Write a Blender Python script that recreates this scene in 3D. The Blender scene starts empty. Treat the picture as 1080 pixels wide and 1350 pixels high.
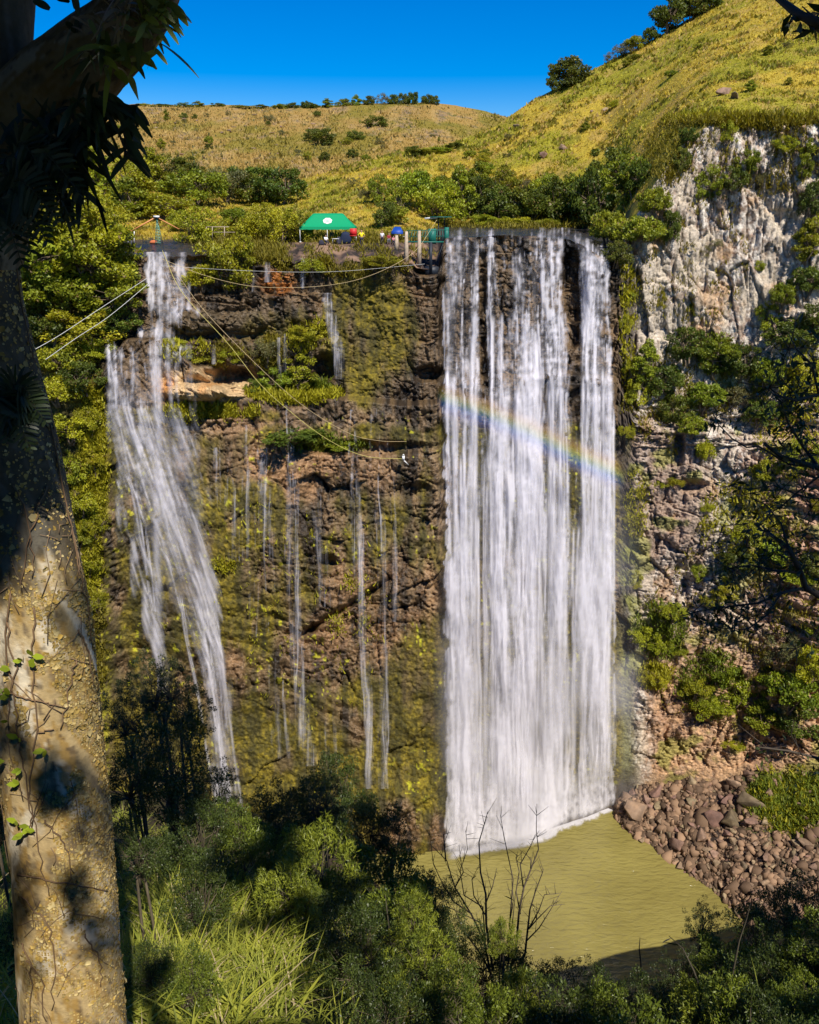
import bpy, bmesh, math, random
import numpy as np
from mathutils import Vector, Matrix

# ------------------------------------------------------------------ camera, sky, sun, exposure
S = bpy.context.scene
C = S.collection
R = math.radians
CAMZ = 72.0
PITCH = R(20)
FP = 1080.0                       # focal length in pixels of the 1080 x 1350 photograph
cam_data = bpy.data.cameras.new('camera')
cam = bpy.data.objects.new('camera', cam_data)
C.objects.link(cam)
cam.location = (0, 0, CAMZ)
cam.rotation_euler = (R(90) - PITCH, 0, 0)
cam_data.sensor_fit = 'HORIZONTAL'
cam_data.sensor_width = 36
cam_data.lens = 36.0
cam_data.clip_start = 0.05
cam_data.clip_end = 5000
S.camera = cam

SUN_EL = R(51)
SUN_AZ = R(24)                    # the sun stands behind the camera, this far to its right
sun_from = Vector((math.sin(SUN_AZ) * math.cos(SUN_EL), -math.cos(SUN_AZ) * math.cos(SUN_EL), math.sin(SUN_EL)))
W = bpy.data.worlds.new('World')
S.world = W
W.use_nodes = True
wn = W.node_tree.nodes
wl = W.node_tree.links
for n in list(wn):
    wn.remove(n)
sky = wn.new('ShaderNodeTexSky')
sky.sky_type = 'NISHITA'
sky.sun_disc = False
sky.sun_elevation = SUN_EL
sky.sun_rotation = math.pi - SUN_AZ
sky.altitude = 800
sky.air_density = 1.0
sky.dust_density = 0.1
sky.ozone_density = 4.0
hs = wn.new('ShaderNodeHueSaturation')
hs.inputs['Hue'].default_value = 0.515
hs.inputs['Saturation'].default_value = 1.7
hs.inputs['Value'].default_value = 1.25
bg = wn.new('ShaderNodeBackground')
bg.inputs['Strength'].default_value = 0.075
wo = wn.new('ShaderNodeOutputWorld')
wl.new(sky.outputs[0], hs.inputs['Color'])
wl.new(hs.outputs[0], bg.inputs['Color'])
wl.new(bg.outputs[0], wo.inputs['Surface'])
sd = bpy.data.lights.new('sun', 'SUN')
sd.energy = 5.0
sd.angle = R(0.53)
sd.color = (1.0, 0.93, 0.82)
so = bpy.data.objects.new('sun', sd)
C.objects.link(so)
so.location = (20, -30, 120)
so.rotation_euler = sun_from.to_track_quat('Z', 'Y').to_euler()
S.view_settings.view_transform = 'Standard'
S.view_settings.look = 'None'
S.view_settings.exposure = 0.40
S.view_settings.gamma = 1.0
S.render.engine = 'CYCLES'
S.cycles.max_bounces = 6
S.cycles.diffuse_bounces = 2
S.cycles.glossy_bounces = 2
S.cycles.transmission_bounces = 3
S.cycles.transparent_max_bounces = 24
S.cycles.use_denoising = True
S.cycles.caustics_reflective = False
S.cycles.caustics_refractive = False

# ------------------------------------------------------------------ pixel <-> world
cp, sp = math.cos(PITCH), math.sin(PITCH)
def P3(px, py, Y):
    """world points on the sight lines through photo pixels, at forward distance Y (arrays or numbers)"""
    px, py, Y = np.broadcast_arrays(np.asarray(px, float), np.asarray(py, float), np.asarray(Y, float))
    cx = (px - 540) / FP
    cy = (675 - py) / FP
    dy = cp + cy * sp
    dz = -sp + cy * cp
    k = Y / dy
    return np.stack([cx * k, Y, CAMZ + dz * k], -1)
def V(px, py, Y):
    return Vector(P3(px, py, Y).tolist())
def Yz(py, z):
    """forward distance at which the sight line of row py reaches height z"""
    cy = (675 - np.asarray(py, float)) / FP
    return (z - CAMZ) * (cp + cy * sp) / (-sp + cy * cp)
def mpp(py, Y):
    """metres per photo pixel"""
    cy = (675 - py) / FP
    return Y / (cp + cy * sp) / FP
def pixof(Pt):
    x, y, z = Pt[..., 0], Pt[..., 1], Pt[..., 2] - CAMZ
    d = y * cp - z * sp
    return 540 + FP * x / d, 675 - FP * (y * sp + z * cp) / d

# ------------------------------------------------------------------ noise in numpy
def _h(*a, seed=0):
    v = np.full(np.broadcast(*a).shape if len(a) > 1 else np.shape(a[0]), np.uint64(seed * 7919 + 13), dtype=np.uint64)
    for k, x in zip((374761393, 668265263, 2147483647, 1274126177), a):
        v = v ^ (np.asarray(x).astype(np.int64).astype(np.uint64) * np.uint64(k))
        v = (v ^ (v >> np.uint64(13))) * np.uint64(1103515245123457)
        v = v ^ (v >> np.uint64(29))
    return (v & np.uint64(0xFFFFFF)).astype(float) / float(0xFFFFFF)
def vn2(x, y, seed=0):
    x, y = np.broadcast_arrays(np.asarray(x, float), np.asarray(y, float))
    ix, iy = np.floor(x), np.floor(y)
    fx, fy = x - ix, y - iy
    fx = fx * fx * (3 - 2 * fx); fy = fy * fy * (3 - 2 * fy)
    a = _h(ix, iy, seed=seed); b = _h(ix + 1, iy, seed=seed)
    c = _h(ix, iy + 1, seed=seed); d = _h(ix + 1, iy + 1, seed=seed)
    return (a * (1 - fx) + b * fx) * (1 - fy) + (c * (1 - fx) + d * fx) * fy
def fbm(x, y, o=4, seed=0, g=0.5):
    s = 0; a = 1.0; t = 0
    for i in range(o):
        s = s + a * vn2(np.asarray(x) * 2 ** i + 17.3 * i, np.asarray(y) * 2 ** i + 5.1 * i, seed + i)
        t += a; a *= g
    return s / t
def worley(x, y, seed=0, jit=0.9):
    """cell noise: distance to nearest, gap to second nearest, random per cell, offsets to the cell point"""
    x, y = np.broadcast_arrays(np.asarray(x, float), np.asarray(y, float))
    ix, iy = np.floor(x), np.floor(y)
    d1 = np.full(x.shape, 9.0); d2 = np.full(x.shape, 9.0)
    rid = np.zeros(x.shape); ox = np.zeros(x.shape); oy = np.zeros(x.shape)
    for i in (-1, 0, 1):
        for j in (-1, 0, 1):
            cx = ix + i; cy = iy + j
            qx = cx + 0.5 + jit * (_h(cx, cy, seed=seed) - 0.5) - x
            qy = cy + 0.5 + jit * (_h(cx, cy, seed=seed + 1) - 0.5) - y
            d = np.sqrt(qx * qx + qy * qy)
            near = d < d1
            d2 = np.where(near, d1, np.minimum(d2, d))
            rid = np.where(near, _h(cx, cy, seed=seed + 2), rid)
            ox = np.where(near, qx, ox); oy = np.where(near, qy, oy)
            d1 = np.where(near, d, d1)
    return d1, d2 - d1, rid, ox, oy
def ss(a, b, x):
    t = np.clip((x - a) / (b - a), 0, 1)
    return t * t * (3 - 2 * t)
def mix(a, b, t):
    """blend of colours a and b by the scalar field t"""
    t = np.asarray(t, float)[..., None]
    return np.asarray(a) * (1 - t) + np.asarray(b) * t
def blob(px, py, cx, cy, rx, ry, soft=0.4):
    """1 inside an ellipse of the photo, falling to 0 outside"""
    d = np.sqrt(((px - cx) / rx) ** 2 + ((py - cy) / ry) ** 2)
    return 1 - ss(1 - soft, 1 + soft, d)

# ------------------------------------------------------------------ meshes and materials
def mesh_np(name, verts, faces, mats=(), attrs=None, smooth=False, fmat=None):
    """faces: (n,3) or (n,4) int array, or a list of such arrays"""
    me = bpy.data.meshes.new(name)
    verts = np.asarray(verts, np.float32).reshape(-1, 3)
    fl = faces if isinstance(faces, list) else [faces]
    fl = [np.asarray(f, np.int32) for f in fl if len(f)]
    loops = np.concatenate([f.ravel() for f in fl])
    tot = np.concatenate([np.full(len(f), f.shape[1], np.int32) for f in fl])
    me.vertices.add(len(verts)); me.vertices.foreach_set('co', verts.ravel())
    me.loops.add(len(loops)); me.loops.foreach_set('vertex_index', loops)
    me.polygons.add(len(tot))
    me.polygons.foreach_set('loop_start', np.concatenate([[0], np.cumsum(tot)[:-1]]).astype(np.int32))
    me.polygons.foreach_set('loop_total', tot)
    if smooth:
        me.polygons.foreach_set('use_smooth', np.ones(len(tot), bool))
    for m in mats:
        me.materials.append(m)
    if fmat is not None:
        me.polygons.foreach_set('material_index', np.asarray(fmat, np.int32))
    for k, a in (attrs or {}).items():
        a = np.asarray(a, np.float32)
        if a.ndim == 2:
            if a.shape[1] == 3:
                a = np.concatenate([a, np.ones((len(a), 1), np.float32)], 1)
            at = me.attributes.new(k, 'FLOAT_COLOR', 'POINT'); at.data.foreach_set('color', a.ravel())
        else:
            at = me.attributes.new(k, 'FLOAT', 'POINT'); at.data.foreach_set('value', a)
    me.update(calc_edges=True)
    me.validate()
    return me
def grid_faces(nr, nc):
    i = np.arange(nr * nc).reshape(nr, nc)
    return np.stack([i[:-1, :-1], i[:-1, 1:], i[1:, 1:], i[1:, :-1]], -1).reshape(-1, 4)
def add(name, me, parent=None, label=None, cat=None, group=None, kind=None):
    o = bpy.data.objects.new(name, me)
    C.objects.link(o)
    if parent is not None:
        o.parent = parent
    if label: o['label'] = label
    if cat: o['category'] = cat
    if group: o['group'] = group
    if kind: o['kind'] = kind
    return o
def thing(name, label, cat, loc=(0, 0, 0), rz=0, group=None):
    o = add(name, None, None, label, cat, group)
    o.empty_display_size = 0.3
    o.location = loc; o.rotation_euler = (0, 0, rz)
    return o
def copy_tree(o, parent=None):
    c = o.copy(); C.objects.link(c); c.parent = parent
    for ch in list(o.children):
        copy_tree(ch, c)
    return c

def mat(name, color=(0.5, 0.5, 0.5), rough=0.8, attr=None, noise=0.0, nscale=3.0, bump=0.0, bscale=8.0, spec=0.3,
        transl=0.0, tcol=None, metal=0.0, rand=0.0, roughattr=None, detail=6.0, bdist=0.1):
    m = bpy.data.materials.new(name); m.use_nodes = True
    nt = m.node_tree; N = nt.nodes; L = nt.links
    for n in list(N): N.remove(n)
    out = N.new('ShaderNodeOutputMaterial')
    b = N.new('ShaderNodeBsdfPrincipled')
    b.inputs['Roughness'].default_value = rough
    b.inputs['Specular IOR Level'].default_value = spec
    b.inputs['Metallic'].default_value = metal
    geo = N.new('ShaderNodeNewGeometry')
    if attr:
        a = N.new('ShaderNodeAttribute'); a.attribute_name = attr; col = a.outputs['Color']
    else:
        a = N.new('ShaderNodeRGB'); a.outputs[0].default_value = (*color, 1); col = a.outputs[0]
    if noise:
        tc = N.new('ShaderNodeTexCoord')
        nz = N.new('ShaderNodeTexNoise'); nz.inputs['Scale'].default_value = nscale; nz.inputs['Detail'].default_value = detail
        L.new(tc.outputs['Object'], nz.inputs['Vector'])
        mr = N.new('ShaderNodeMapRange'); mr.inputs[1].default_value = 0.25; mr.inputs[2].default_value = 0.75
        mr.inputs[3].default_value = 1 - noise; mr.inputs[4].default_value = 1 + noise
        L.new(nz.outputs['Fac'], mr.inputs[0])
        vm = N.new('ShaderNodeVectorMath'); vm.operation = 'SCALE'
        L.new(col, vm.inputs[0]); L.new(mr.outputs[0], vm.inputs['Scale']); col = vm.outputs[0]
    if rand:
        oi = N.new('ShaderNodeObjectInfo')
        h2 = N.new('ShaderNodeHueSaturation')
        m1 = N.new('ShaderNodeMapRange'); m1.inputs[3].default_value = 0.5 - 0.035 * rand; m1.inputs[4].default_value = 0.5 + 0.03 * rand
        m2 = N.new('ShaderNodeMapRange'); m2.inputs[3].default_value = 1 - 0.35 * rand; m2.inputs[4].default_value = 1 + 0.35 * rand
        mm = N.new('ShaderNodeMath'); mm.operation = 'FRACT'
        m3 = N.new('ShaderNodeMath'); m3.operation = 'MULTIPLY'; m3.inputs[1].default_value = 7.77
        L.new(oi.outputs['Random'], m1.inputs[0]); L.new(oi.outputs['Random'], m3.inputs[0]); L.new(m3.outputs[0], mm.inputs[0]); L.new(mm.outputs[0], m2.inputs[0])
        L.new(m1.outputs[0], h2.inputs['Hue']); L.new(m2.outputs[0], h2.inputs['Value']); L.new(col, h2.inputs['Color']); col = h2.outputs[0]
    L.new(col, b.inputs['Base Color'])
    if roughattr:
        ra = N.new('ShaderNodeAttribute'); ra.attribute_name = roughattr
        L.new(ra.outputs['Fac'], b.inputs['Roughness'])
    if bump:
        tc2 = N.new('ShaderNodeTexCoord')
        nb = N.new('ShaderNodeTexNoise'); nb.inputs['Scale'].default_value = bscale; nb.inputs['Detail'].default_value = 8
        nb.inputs['Roughness'].default_value = 0.65
        L.new(tc2.outputs['Object'], nb.inputs['Vector'])
        bp = N.new('ShaderNodeBump'); bp.inputs['Strength'].default_value = bump; bp.inputs['Distance'].default_value = bdist
        L.new(nb.outputs['Fac'], bp.inputs['Height']); L.new(bp.outputs[0], b.inputs['Normal'])
    sh = b.outputs[0]
    if transl:
        t = N.new('ShaderNodeBsdfTranslucent')
        ms = N.new('ShaderNodeMixShader'); ms.inputs[0].default_value = transl
        if tcol:
            t.inputs['Color'].default_value = (*tcol, 1)
        else:
            g = N.new('ShaderNodeVectorMath'); g.operation = 'MULTIPLY'; g.inputs[1].default_value = (1.5, 1.35, 0.6)
            L.new(col, g.inputs[0]); L.new(g.outputs[0], t.inputs['Color'])
        L.new(sh, ms.inputs[1]); L.new(t.outputs[0], ms.inputs[2]); sh = ms.outputs[0]
    L.new(sh, out.inputs['Surface'])
    return m

def tube_np(pts, radii, seg=6, cap=True):
    """a tapered tube along points; returns verts, quads"""
    pts = np.asarray(pts, float); n = len(pts)
    radii = np.broadcast_to(np.asarray(radii, float), (n,))
    tan = np.gradient(pts, axis=0)
    tan /= np.linalg.norm(tan, axis=1, keepdims=True) + 1e-9
    ref = np.array([0, 0, 1.0]) if abs(tan[:, 2]).mean() < 0.8 else np.array([1.0, 0, 0])
    a = np.cross(tan, ref); a /= np.linalg.norm(a, axis=1, keepdims=True) + 1e-9
    b = np.cross(tan, a)
    th = np.linspace(0, 2 * math.pi, seg, endpoint=False)
    ring = pts[:, None] + radii[:, None, None] * (a[:, None] * np.cos(th)[None, :, None] + b[:, None] * np.sin(th)[None, :, None])
    v = ring.reshape(-1, 3)
    i = np.arange(n * seg).reshape(n, seg)
    j = np.roll(i, -1, 1)
    f = np.stack([i[:-1], j[:-1], j[1:], i[1:]], -1).reshape(-1, 4)
    if cap:
        v = np.concatenate([v, pts[:1], pts[-1:]])
        c0, c1 = n * seg, n * seg + 1
        f = np.concatenate([f, np.stack([j[0], i[0], np.full(seg, c0), np.full(seg, c0)], -1), np.stack([i[-1], j[-1], np.full(seg, c1), np.full(seg, c1)], -1)])
    return v, f
class MB:
    """collects pieces (verts, faces of 3 or 4) into one mesh"""
    def __init__(s): s.v = []; s.q = []; s.t = []; s.n = 0; s.c = []
    def put(s, v, f, col=None):
        v = np.asarray(v, float).reshape(-1, 3); f = np.asarray(f, int)
        if f.shape[1] == 4:
            deg = f[:, 2] == f[:, 3]
            if deg.any():
                s.t.append(f[deg][:, :3] + s.n)
            s.q.append(f[~deg] + s.n)
        else:
            s.t.append(f + s.n)
        s.v.append(v); s.n += len(v)
        s.c.append(np.broadcast_to(np.asarray(col if col is not None else (0.5, 0.5, 0.5), float), (len(v), 3)))
        return s
    def tube(s, pts, r, seg=6, col=None):
        return s.put(*tube_np(pts, r, seg), col)
    def box(s, c, d, rot=None, col=None, taper=1.0):
        x, y, z = np.asarray(d, float) / 2
        v = np.array([[-x, -y, -z], [x, -y, -z], [x, y, -z], [-x, y, -z], [-x * taper, -y * taper, z], [x * taper, -y * taper, z], [x * taper, y * taper, z], [-x * taper, y * taper, z]])
        if rot is not None:
            v = v @ np.asarray(rot).T
        f = [[3, 2, 1, 0], [4, 5, 6, 7], [0, 1, 5, 4], [1, 2, 6, 5], [2, 3, 7, 6], [3, 0, 4, 7]]
        return s.put(v + np.asarray(c, float), f, col)
    def bar(s, a, b, w, h=None, col=None):
        """a square bar between two points"""
        a = np.asarray(a, float); b = np.asarray(b, float)
        d = b - a; L = np.linalg.norm(d); d = d / L
        ref = np.array([0, 1.0, 0]) if abs(d[1]) < 0.9 else np.array([1.0, 0, 0])
        u = np.cross(ref, d); u /= np.linalg.norm(u); w2 = np.cross(d, u)
        return s.box((a + b) / 2, (w, h or w, L), np.stack([u, w2, d], 1), col)
    def mesh(s, name, m, smooth=False):
        f = []
        if s.q: f.append(np.concatenate(s.q))
        if s.t: f.append(np.concatenate(s.t))
        return mesh_np(name, np.concatenate(s.v), f, [m], {'Col': np.concatenate(s.c)}, smooth)
    def build(s, name, m, parent=None, smooth=False, **k):
        return add(name, s.mesh(name, m, smooth), parent, **k)
# ------------------------------------------------------------------ the cliff and the hills (setting)
KX = np.array([-260, -100, 0, 60, 130, 165, 215, 300, 330, 450, 530, 545, 578, 586, 640, 700, 750, 775, 800, 815, 835, 870, 900, 940, 1000, 1060, 1120, 1340.])
def K(*v):
    v = np.array(v, float); assert len(v) == len(KX), (len(v), len(KX)); return v
#        -260 -100   0    60   130  165  215  300  330  450  530  545  578  586  640  700  750  775  800  815  835  870  900  940 1000 1060 1120 1340
K_B  = K(1240,1230,1220,1210,1190,1180,1170,1160,1155,1145,1135,1135,1132,1128,1118,1104,1085,1076,1064,1056,1048,1040,1037,1035,1033,1030,1028,1025)
K_M  = K( 520, 520, 520, 520, 500, 448, 450, 524, 526, 528, 536, 536, 534, 505, 500, 500, 495, 500, 500, 505, 560, 570, 570, 575, 585, 590, 590, 590)
K_L  = K( 250, 250, 265, 290, 318, 334, 336, 338, 344, 345, 346, 352, 352, 314, 311, 311, 315, 328, 343, 335, 290, 235, 190, 160, 158, 160, 165, 170)
K_P  = K( 240, 240, 255, 280, 308, 318, 318, 318, 320, 319, 319, 312, 304, 299, 298, 298, 299, 302, 305, 300, 275, 226, 184, 156, 154, 156, 161, 166)
K_S  = K( 200, 205, 210, 215, 220, 225, 232, 250, 256, 222, 199, 197, 192, 191, 176, 133, 108,  95,  82,  76,  66,  47,  30,   6, -28, -62, -95,-210)
Y_B  = K(  70,  72,  74,  75,  76,  77,  77,  78,  78,  78,  78,  78,  78, 78.3, 79.2, 80.6, 83, 84, 85.6, 86, 86, 86, 85.5, 84.5,  83,  81,  79,  70)
Y_M0 = K(  74,  76,  78,  79,  81,  82,  82,  83,  83.5,84,  84,  84,  84,  84.5, 84.8, 85, 85.2, 86, 86.5, 87.5, 87.5, 87, 86.6, 86,  85,  83,  81,  74)
Y_M1 = K(  75,  77,  79,  80,  83,  85,  85,  86.5,87, 87, 87,  87,  87,  86.5, 86.5, 86.5, 87, 87.5, 88, 88.5, 89, 89,  89,  89,  88,  86,  84,  78)
Y_L  = K(  80,  82,  83,  84,  86,  87,  87.2,87.5,88, 88.3,88.3,88.6,88.6, 88.6, 88.8, 89, 89.2, 89.5, 89.5, 91,  93,  94,  95,  95,  94,  92,  90,  84)
Y_P  = K(  86,  88,  90,  91,  94,  99, 100, 101, 100, 98,  98, 102, 112, 118, 120, 120, 119, 116, 112, 104,  98,  97,  97,  97,  96,  94,  92,  86)
Y_S  = K( 190, 185, 180, 178, 176, 175, 174, 172, 170, 172, 178, 179, 181, 182, 186, 190, 192, 193, 194, 195, 195, 196, 196, 197, 198, 199, 200, 200)
GX = np.arange(-400, 1481, 2.0)
def _sm(k, w):
    g = np.interp(GX, KX, k)
    q = np.exp(-np.linspace(-2, 2, 2 * w + 1) ** 2); q /= q.sum()
    return np.convolve(np.pad(g, w, mode='edge'), q, 'valid')
K_S, K_M, K_P, K_L = _sm(K_S, 20), _sm(K_M, 4), _sm(K_P, 5), _sm(K_L, 2)
Y_B, Y_M0, Y_M1, Y_L, Y_P, Y_S, K_B = (_sm(k, 10) for k in (Y_B, Y_M0, Y_M1, Y_L, Y_P, Y_S, K_B))
KX = GX
_rim = (fbm(GX / 16, 0, 3, 11, .6) - .5) * np.interp(GX, [150, 170, 570, 584, 800, 840, 2000], [6, 14, 14, 3, 3, 12, 12])
K_L = K_L + _rim; K_P = np.minimum(K_P, K_L - 4)
def base_surface(px, py):
    """smooth forward distance of cliff and hillside at photo pixels"""
    b, m, l, p, s = (np.interp(px, KX, k) for k in (K_B, K_M, K_L, K_P, K_S))
    yb, m0, m1, yl, yp, ys = (np.interp(px, KX, k) for k in (Y_B, Y_M0, Y_M1, Y_L, Y_P, Y_S))
    f0 = np.clip((b - py) / (b - m), 0, 1)
    f1 = np.clip((m - py) / (m - l), 0, 1)
    f2 = np.clip((l - py) / (l - p), 0, 1)
    f3 = np.clip((p - py) / (p - s), 0, 1)
    y0 = yb + (m0 - yb) * f0
    y1 = m0 + (m1 - m0) * ss(0, 0.05, f1) + (yl - m1) * f1
    # the plateau is level ground: interpolate 1/Y so that it stays flat
    y2 = 1 / (1 / yl + (1 / yp - 1 / yl) * f2)
    y3 = 1 / (1 / yp + (1 / ys - 1 / yp) * f3 ** 0.9)
    return np.where(py > m, y0, np.where(py > l, y1, np.where(py > p, y2, y3)))
def seg_of(px, py):
    m, l, p = (np.interp(px, KX, k) for k in (K_M, K_L, K_P))
    return m, l, p
def surfY(px, py):
    """forward distance with blocks, cracks and ledges"""
    px, py = np.broadcast_arrays(np.asarray(px, float), np.asarray(py, float))
    Y = base_surface(px, py)
    P = P3(px, py, Y)
    X, Z = P[..., 0], P[..., 2]
    m, l, p = seg_of(px, py)
    cl = ss(l - 2, l + 6, py)                       # 1 on the cliff, 0 on the top
    right = ss(812, 840, px)
    wx = (fbm(X * .15, Z * .15, 3, 5) - .5) * 5; wz = (fbm(X * .15, Z * .15, 3, 9) - .5) * 5
    big = (fbm(X * .07, Z * .07, 3, 21) - .5)
    Z0 = Z; pale = right * ss(600, 520, py)
    Z = Z * (1 - .6 * pale); wz = wz * (1 - .5 * pale)
    # columns and blocks
    d1, e1, r1, ox, oy = worley((X + wx * .6) / 3.2, (Z + wz * .8) / 4.6, 31)
    d2, e2, r2, ox2, oy2 = worley((X + wx * .3) / 1.15, (Z + wz * .5) / 2.0, 41)
    d3, e3, r3, ox3, oy3 = worley((X + wx * .2) / .5, (Z + wz * .3) / .75, 51)
    # tilted bedding: long slanting shelves
    u = Z * 0.42 + X * 0.10 + wz * .5
    shelf = (u - np.floor(u)); shelf = ss(0, .85, shelf) - ss(.9, 1.0, shelf)
    moss = moss_amount(px, py)
    k = 1 - .72 * moss
    sa = fbm(X * .11 + 3, Z * .13, 3, 97)
    sb = fbm(X * .22 + 7, Z * .2, 3, 99)
    D = big * 3.6
    D = D + (r1 - .5) * 1.1 * k + (r2 - .5) * .62 * k * (.5 + sb) * (.55 + .45 * right) + (r3 - .5) * .16
    # every block is a tilted plane
    t1 = r1 * 40; t2 = r2 * 57; t3 = r3 * 33
    D = D + (ox * np.sin(t1) * .9 + oy * np.cos(t1) * .5) * .8 * k + (ox2 * np.sin(t2) + oy2 * np.cos(t2) * .7) * .55 * k + (ox3 * np.sin(t3) + oy3 * np.cos(t3)) * .14
    D = D + (1 - ss(0, .06, e1)) * .5 * k + (1 - ss(0, .08, e2)) * .25 * k * ss(.4, .6, sb)
    # shelves with overhangs, only where the rock is bedded
    D = D + (shelf - .5) * -1.0 * (.5 + .5 * k) * ss(.52, .72, sa)
    D = D + (fbm(X * .6, Z * .6, 3, 61, .5) - .5) * .9
    D = D + (np.abs(fbm(X * 1.7, Z * 1.3, 4, 63, .6) - .5)) * 1.1 * (.22 + .4 * k)
    sl = (Z * .8 - X * .62) * .16 + wx * .11 + (fbm(X * .08, Z * .08, 2, 96) - .5) * 1.5
    sl = sl - np.floor(sl); slm = (1 - right) * ss(560, 600, py) * ss(.50, .66, fbm(X * .12 + 31, Z * .12, 3, 95)); D = D + (.5 - sl) * -1.0 * slm
    D = D + (fbm(X * 4.5, Z * 3.2, 3, 65, .65) - .5) * .42 + (1 - ss(0, .035, np.abs(fbm(X * .8 + wx * .2, Z * .28, 3, 67) - .5))) * .5 * k + (1 - ss(0, .03, np.abs(fbm(X * .4, Z * .9, 3, 68) - .5))) * .45 * k
    # vertical ribs near the top of the left wall and on the pale cliff
    rib = fbm(X * 1.1 + wx * .2, Z * .12, 3, 71) - .5
    D = D + rib * .9 * (ss(560, 480, py) * (1 - right) + right * .7)
    D = D * (1 - .28 * pale) * (1 - .30 * right * (1 - pale)) * (1 - .18 * (1 - right))
    for (ly, x0, x1, dd) in ((386, 215, 420, .9), (447, 240, 460, .9), (350, 330, 585, .5), (488, 450, 585, .7), (402, 500, 585, .4), (600, 380, 560, .6), (702, 300, 520, .5)):
        yy = ly + (fbm(px / 22, 0 * px + ly, 3, 77) - .5) * 14
        D = D - dd * ss(yy - 1.5, yy + 1.5, py) * ss(yy + 60, yy + 14, py) * ss(x0 - 6, x0 + 6, px) * ss(x1 + 6, x1 - 6, px)
    Z = Z0
    # hollows
    for (cx, cy, rx, ry, dd) in ((566, 494, 19, 9, 2.2), (428, 484, 16, 15, 2.0), (306, 497, 34, 12, 2.4), (240, 540, 30, 8, -1.0),
                                 (431, 742, 12, 9, 1.6), (890, 205, 10, 16, 1.5), (470, 590, 90, 8, 1.5), (548, 648, 26, 12, 1.2),
                                 (822, 520, 12, 30, 1.8), (895, 590, 7, 26, 1.4), (912, 640, 20, 7, 1.2), (903, 770, 6, 20, .9),
                                 (562, 352, 16, 10, 2.5), (730, 540, 9, 26, 1.2), (754, 380, 13, 70, 2.2), (637, 420, 6, 70, 1.2)):
        D = D + dd * blob(px, py, cx, cy, rx, ry, .5)
    # one long dark slanting crack and a shelf under it
    line = 836 - (px - 400) * .62
    on = ss(392, 404, px) * ss(520, 500, px)
    D = D + on * (1.6 * np.exp(-((py - line) / 4.0) ** 2) + 1.0 * ss(-3, -10, py - line) * ss(-60, -10, py - line) * -.6)
    # boulders standing out on the ledge
    for (cx, cy, rx, ry, dd) in ((268, 492, 22, 12, 2.2), (258, 517, 42, 13, 2.8), (312, 512, 34, 12, 2.4), (262, 425, 36, 17, 1.8), (322, 425, 32, 16, 1.3)):
        D = D - dd * np.sqrt(np.clip(1 - ((px - cx) / rx) ** 2 - ((py - cy) / ry) ** 2, 0, 1))
    b_ = np.interp(px, KX, K_B); D = D * ss(b_ + 4, b_ - 50, py) + .5 * ss(b_ - 50, b_, py) * (px > 560)
    top = (fbm(X * .5, Y * .3, 4, 81, .6) - .5) * 1.6
    hill = (fbm(X * .06, Y * .05, 4, 91) - .5)
    hk = ss(p, p - 20, py)
    return Y + D * cl + (1 - cl) * (top * 1.2 * (1 - hk) + hk * hill * np.clip((Y - 95) * .16, 0, 9) + hk * (fbm(X * .4, Y * .3, 3, 92) - .5) * 1.6)
def moss_amount(px, py):
    px = np.asarray(px, float); py = np.asarray(py, float)
    n = fbm(px / 70, py / 110, 4, 201)
    n2 = fbm(px / 16, py / 46, 4, 205)
    a = ss(545, 575, py) * ss(860, 800, px) * (0.62 + 0.25 * ss(700, 900, py))
    a = np.maximum(a, blob(px, py, 480, 440, 62, 85, .5) * .8)
    a = np.maximum(a, blob(px, py, 385, 450, 60, 50, .6) * .45)
    a = np.maximum(a, ss(150, 110, px) * .75)
    a = np.maximum(a, blob(px, py, 250, 548, 110, 14, .5) * .8)
    a = np.maximum(a, blob(px, py, 835, 980, 34, 110, .5) * .5)
    for (cx, cy, rx, ry, k) in ((420, 612, 110, 34, .9), (500, 800, 75, 75, .85), (430, 860, 60, 40, .7), (560, 640, 60, 60, .45), (470, 960, 40, 30, .7),
                                (300, 890, 60, 40, .4), (545, 1090, 60, 40, .7), (300, 548, 34, 34, .6)):
        a = a * (1 - k * blob(px, py, cx, cy, rx, ry, .6))
    return np.clip(ss(.36, .58, n * .5 + n2 * .5 + (a - .5) * .5) * ss(.05, .3, a), 0, 1)
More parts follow.
